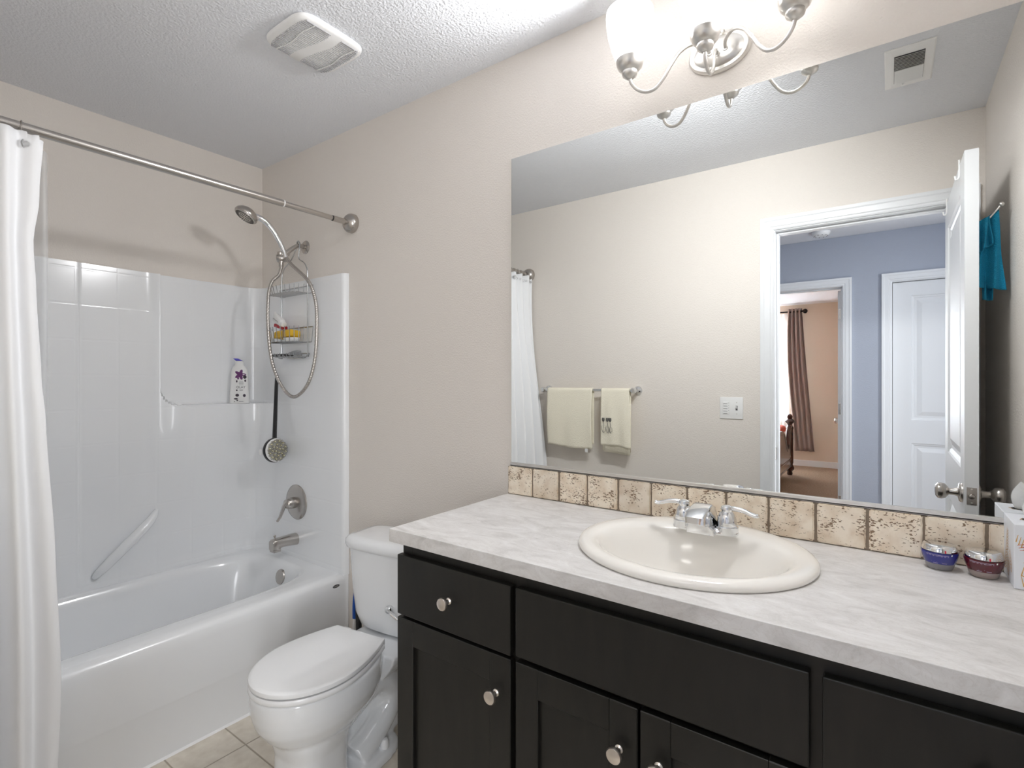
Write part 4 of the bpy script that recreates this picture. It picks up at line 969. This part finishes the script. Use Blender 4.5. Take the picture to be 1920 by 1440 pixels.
t1_ = hang_towel('hand_towel', .975, 1.292, .882, .90, 'wide cream towel hanging on the towel bar, nearer the shower curtain', 1)
bm = BM(); box(bm, 1.243, 1.262, -1.362, -1.3605, .850, .872, .0005, 1); obj('care_label', bm, M['white'], t1_)
t2_ = hang_towel('folded_towel', 1.352, 1.530, .908, .868, 'narrow folded cream towel with tulip embroidery, nearer the light switch', 4, skew=.012)
bm = BM()
for k in range(3):
    yy0 = -1.3685+.0035*k-.006
    rings = []
    for z in (1.15, 1.0, .93, .872-.010*k+.012):
        rings.append([(1.362+(1.528-1.362)*u+.006, yy0+.003*math.sin(6*u+k), z-.012*u*(1 if z < .9 else 0)) for u in [i/12 for i in range(13)]])
    loft(bm, rings, closed=False)
o = obj('inner_fold', bm, M['towel'], t2_, True, auto=180); s_ = o.modifiers.new('th', 'SOLIDIFY'); s_.thickness = .0022
bm = BM()
emb = mat('grey_thread', (.10, .10, .10), .9)
for k, dx in enumerate((0, .026, .044)):
    x = 1.372+dx; yq = -1.3485
    tube(bm, [(x, yq, 1.045), (x+.003, yq+.0006, 1.02), (x-.002, yq+.0006, .995), (x+.006, yq, .975)], .0010, 5)
    for s in (-1, 1): tube(bm, [(x, yq, 1.044), (x+s*.006, yq+.0006, 1.052), (x+s*.006, yq+.0006, 1.066)], .0020, 5)
    tube(bm, [(x, yq, 1.046), (x, yq+.001, 1.066)], .0026, 5)
    tube(bm, [(x-.008, yq, 1.020), (x-.010, yq, 1.0), (x-.002, yq, .98), (x+.012, yq, .990), (x+.010, yq, 1.012)], .0008, 5)
obj('tulip_embroidery', bm, emb, t2_)

sw = thing('switch_plate', 'white two-gang plate with fan timer buttons and toggle switch', 'light switch', (2.148-.076, -W, 1.142))
sx = 2.071; sz = 1.142
bm = BM(); box(bm, sx-.058, sx+.058, -W+.0006, -W+.006, sz-.0575, sz+.0575, .0025, 2); obj('plate', bm, M['white'], sw, True)
bm = BM(); box(bm, sx-.0435, sx-.0095, -W+.005, -W+.0075, sz-.034, sz+.034, .001, 1); tm = obj('timer', bm, M['white'], sw)
for k in range(5):
    bm = BM(); z = sz+.026-.013*k; box(bm, sx-.041, sx-.016, -W+.007, -W+.0095, z-.005, z+.005, .001, 1); tb_ = obj('button', bm, M['white'], tm)
    bm = BM(); box(bm, sx-.038, sx-.020, -W+.0095, -W+.0098, z-.0045, z-.003); obj('button_mark', bm, M['slot'], tm)
    bm = BM(); box(bm, sx-.0135, sx-.0115, -W+.0075, -W+.0080, z-.001, z+.001); obj('indicator', bm, M['slot'], tm)
bm = BM(); box(bm, sx+.022, sx+.032, -W+.006, -W+.0065, sz-.012, sz+.012); obj('toggle_slot', bm, M['slot'], sw)
bm = BM(); prism(bm, [(-W+.004, sz-.006), (-W+.018, sz+.004), (-W+.018, sz+.010), (-W+.004, sz+.008)], 'x', sx+.0235, sx+.0305); obj('toggle', bm, M['white'], sw)
for z in (sz-.030, sz+.030):
    bm = BM(); lathe(bm, [(.003, 0), (.003, .001), (.001, .0012)], (sx+.027, -W+.006, z), (0, 1, 0), 10); obj('screw', bm, M['sat'], sw)

# door hook with teal towel
hk = thing('over_door_hook', 'curved metal hook with ball tip on the back of the open door', 'hook', (DX1, -.86, 1.80))
bm = BM(); box(bm, DX1+.0006, DX1+.003, -.868, -.848, 1.80, 2.036, .0008, 1); obj('strap', bm, M['sat'], hk)
bm = BM(); tube(bm, [(DX1+.003, -.858, 1.815), (DX1+.012, -.856, 1.812), (DX1+.030, -.850, 1.820), (DX1+.050, -.846, 1.845), (DX1+.062, -.844, 1.862)], .0028, 10); obj('hook_arm', bm, M['sat'], hk, True)
bm = BM(); bmesh.ops.create_icosphere(bm, subdivisions=3, radius=.0075, matrix=Matrix.Translation((DX1+.064, -.844, 1.865))); obj('ball_tip', bm, M['sat'], hk, True)
tw = thing('teal_towel', 'teal washcloth hanging from the hook behind the open door', 'towel', (DX1+.04, -.85, 1.56))
bm = BM()
def drape(xa, xb, y0, y1, zt0, zt1, zb0, zb1, ph, yoff=0):
    rings = []
    for j in range(25):
        t = j/24; row = []
        for i in range(29):
            u = i/28; zt = zt0+(zt1-zt0)*u; zb = zb0+(zb1-zb0)*u
            x = xa[0]+(xa[1]-xa[0])*u+((xb[0]+(xb[1]-xb[0])*u)-(xa[0]+(xa[1]-xa[0])*u))*t
            y = (y0+(y1-y0)*u)+yoff+.010*math.sin(2*PI*1.6*u+ph+2*t)*(.3+t)
            row.append((x+.003*math.sin(9*u+5*t+ph)*t, y, zt+(zb-zt)*t))
        rings.append(row)
    loft(bm, rings, closed=False)
drape((DX1+.010, DX1+.058), (DX1+.012, DX1+.074), -.862, -.850, 1.818, 1.850, 1.60, 1.585, 0)
drape((DX1+.006, DX1+.034), (DX1+.008, DX1+.040), -.838, -.835, 1.816, 1.830, 1.715, 1.735, 1.5)
drape((DX1+.012, DX1+.045), (DX1+.020, DX1+.048), -.870, -.880, 1.815, 1.840, 1.560, 1.555, 3.0)
o = obj('cloth', bm, M['teal'], tw, True, auto=180); s_ = o.modifiers.new('th', 'SOLIDIFY'); s_.thickness = .0035; s_.offset = 0

# ================================================================ CEILING THINGS
fn = thing('exhaust_fan_grille', 'white louvered exhaust fan cover on the bathroom ceiling', 'ceiling fan vent', (1.174, -.452, H))
fx, fy = 1.174, -.452; FA, FB = .122, .126
def fz(x, y):  # pillow depth
    u, v = (x-fx)/FA, (y-fy)/FB; return H-.006-.022*(1-min(1, abs(u))**3)*(1-min(1, abs(v))**3)
bm = BM()
loft(bm, [sring(fx, fy, FA*k, FB*k, z, 5, 64) for k, z in ((.97, H-.0006), (1.0, H-.004), (.995, H-.010), (.96, H-.015), (.90, H-.0185), (.5, H-.021))]); obj('cover', bm, M['white'], fn, True, auto=50)
bm = BM(); bm2 = BM()
def band(x, side):
    # curved band edges across x
    c = fy+.012*math.sin((x-fx)/FA*2.4)
    return c-.020 if side < 0 else c+.020
for k in range(25):
    x = fx-FA*.84+k*(FA*1.68/24)
    w_ = .0010
    ymin = fy-FB*.86*(1-abs((x-fx)/FA)**5*.25); ymax = fy+FB*.86*(1-abs((x-fx)/FA)**5*.25)
    zz = H-.0215
    for a, b in ((ymin, band(x, -1)), (band(x, 1), ymax)):
        if b-a > .01:
            m_ = fy-.075 if a < fy-.05 else fy+.078
            box(bm, x-w_, x+w_, a, b, zz-.0006, zz+.004)
            
obj('louver_slots', bm, M['slotg'], fn)
for c_ in (-.072, .080):
    bm3 = BM(); tube(bm3, [(fx-FA*.84, fy+c_-.006, H-.0222), (fx-.03, fy+c_+.004, H-.0226), (fx+.04, fy+c_-.003, H-.0226), (fx+FA*.84, fy+c_+.004, H-.0222)], .0016, 6, 5); obj('cross_rib', bm3, M['white'], fn, True)

cv = thing('ceiling_register', 'white rectangular air register on the ceiling near the door', 'air vent', (2.805, -.896, H))
x0, x1, y0, y1 = 2.734, 2.877, -1.045, -.752
bm = BM()
loft(bm, [[(a, b, z) for a, b in ((x0+d, y0+d), (x1-d, y0+d), (x1-d, y1-d), (x0+d, y1-d))] for d, z in ((0, H-.0006), (0, H-.003), (.004, H-.006), (.02, H-.008))]); obj('frame', bm, M['white'], cv)
bm = BM(); box(bm, x0+.028, x1-.028, y0+.045, y1-.045, H-.0088, H-.0078); obj('opening', bm, M['slot'], cv)
bm = BM()
for k in range(20):
    y = y0+.050+k*(y1-y0-.100)/19; tilt = .004 if k < 10 else -.004
    bb = BM(); box(bb, x0+.029, x1-.029, y-.0030, y+.0030, -.0004, .0004)
    xf(bb, Matrix.Translation((0, y, H-.0115)) @ Rm('X', math.radians(38 if k < 10 else -38)) @ Matrix.Translation((0, -y, 0)))
    me_ = bpy.data.meshes.new('t'); bb.to_mesh(me_); bb.free(); bm.from_mesh(me_); bpy.data.meshes.remove(me_)
obj('louver', bm, M['white'], cv)
bm = BM(); box(bm, x0+.052, x0+.060, y0+.030, y0+.040, H-.018, H-.008, .001, 1); obj('damper_lever', bm, M['white'], cv)

sd = thing('smoke_detector', 'round white smoke detector on the hallway ceiling', 'smoke detector', (2.322, -3.17, H))
bm = BM(); lathe(bm, [(.062, .0006), (.064, .006), (.062, .018), (.050, .030), (.030, .034), (.001, .035)], (2.322, -3.17, H+.001), (0, 0, -1), 36); obj('body', bm, M['white'], sd, True)
bm = BM()
for k in range(10):
    t = 2*PI*k/10; lathe(bm, [(.004, .0), (.004, .002), (.001, .0022)], (2.322+.045*math.cos(t), -3.17+.045*math.sin(t), H-.031), (0, 0, -1), 8)
obj('slots', bm, M['slot'], sd)

# ================================================================ BEDROOM
bronze = mat('dark_bronze', (.02, .014, .012), .4, .6)
crod = thing('bedroom_curtain_rod', 'dark curtain rod with round finial above the bedroom window', 'curtain rod', (.6, YB+.10, 2.32))
bm = BM(); tube(bm, [(-.62, YB+.10, 2.32), (1.72, YB+.10, 2.32)], .011, 12, smooth=False); obj('rod', bm, bronze, crod, True)
bm = BM(); lathe(bm, [(.012, 0), (.014, .008), (.030, .022), (.036, .040), (.030, .058), (.012, .070), (.001, .072)], (1.70, YB+.10, 2.32), (1, 0, 0), 20); obj('finial', bm, bronze, crod, True)
taupe = mat('taupe_fabric', srgb(160, 143, 136), .75, bump=(300, .3, .002))
dc = thing('bedroom_curtain', 'taupe grommet curtain panel hanging beside the bedroom window', 'curtain', (1.66, YB+.10, .24))
bm = BM(); rings = []
for j in range(41):
    z = 2.365-(2.365-.235)*j/40; t = j/40; row = []
    for i in range(97):
        s = i/96; xa = 1.512+(1.60-1.512)*t**1.4; xb = 1.700+(1.862-1.700)*t**1.15
        xa -= .055*math.sin(PI*t)**1.3*(1-t)
        row.append((xa+(xb-xa)*s, YB+.10+.026*math.sin(2*PI*4*s)*(1-.25*t), z))
    rings.append(row)
loft(bm, rings, closed=False); o = obj('panel', bm, taupe, dc, True, auto=180); s_ = o.modifiers.new('th', 'SOLIDIFY'); s_.thickness = .003
bm = BM()
for k in range(5):
    x = 1.530+.038*k; bb = [(x+.002*0, YB+.10+.022*math.cos(2*PI*i/12), 2.32+.022*math.sin(2*PI*i/12)) for i in range(13)]; tube(bm, bb, .0035, 6, 1, smooth=False)
obj('grommets', bm, M['nickel'], dc, True)
bm = BM(); make_sheet(bm, lambda s, z: (-.60+2.12*s, YB+.055+.014*math.sin(2*PI*26*s)), lambda s: 2.30, .30, 420, 6)
tag(obj('sheer_curtain', bm, M['sheer'], None, True, auto=180, loc=(.46, YB+.055, .3)), 'white sheer curtain glowing with daylight in the bedroom window', 'curtain')

cherry = mat('dark_cherry_wood', srgb(52, 30, 24), .22, coat=.4, var=(srgb(84, 52, 40), 14))
bed = thing('bed', 'dark carved wooden bed seen through the bedroom doorway', 'bed', (.7, -5.8, 0))
PX = 1.652
def bedpost(y):
    bm = BM(); lathe(bm, [(.030, 0), (.036, .02), (.030, .045), (.034, .055), (.052, .075), (.056, .10), (.044, .125), (.038, .14), (.040, .16), (.044, .17), (.044, .62), (.050, .64), (.044, .655), (.034, .67), (.030, .69), (.040, .705), (.058, .722), (.062, .735), (.048, .752), (.028, .765), (.030, .778), (.036, .792), (.030, .812), (.014, .828), (.001, .832)], (PX, y, 0), (0, 0, 1), 28)
    return obj('post', bm, cherry, bed, True)
bedpost(-6.50); bedpost(-4.95)
bm = BM(); prof = []
y0_, y1_ = -6.46, -4.99
for i in range(33):
    t = i/32; y = y0_+(y1_-y0_)*t; e = min(t, 1-t)*2
    prof.append((y, .655-.30*smooth01(e/.28)+.26*smooth01((e-.35)/.5)))
prof += [(y1_, .13), (y0_, .13)]
prism(bm, prof, 'x', PX-.022, PX+.022); obj('footboard', bm, cherry, bed)
bm = BM(); tube(bm, [(PX, y, z+.006) for y, z in prof[:33]], .030, 10, 1, smooth=False); obj('top_rail', bm, cherry, bed, True)
bm = BM(); box(bm, PX-.03, PX+.03, y0_, y1_, .21, .235, .006, 2); box(bm, PX-.03, PX+.03, y0_, y1_, .12, .14, .006, 2); obj('moulding', bm, cherry, bed, True)
bm = BM(); box(bm, -.35, PX-.025, -6.46, -6.42, .18, .36, .004, 1); box(bm, -.35, PX-.025, -5.03, -4.99, .18, .36, .004, 1); obj('side_rail', bm, cherry, bed)
bm = BM(); box(bm, -.34, PX-.03, -6.41, -5.04, .22, .56, .06, 4); obj('mattress', bm, M['white'], bed, True)
bm = BM(); box(bm, .55, PX-.028, -6.40, -5.05, .577, .672, .04, 4)
for v in bm.verts: v.co.z += .014*math.sin(v.co.x*13)*math.cos(v.co.y*9)
tag(obj('red_blanket', bm, mat('red_fabric', srgb(205, 84, 58), .9, bump=(120, .5, .01)), None, True, loc=(1.1, -5.7, .563)), 'orange red blanket on the bed behind the footboard', 'blanket')

bpy.context.view_layer.update()
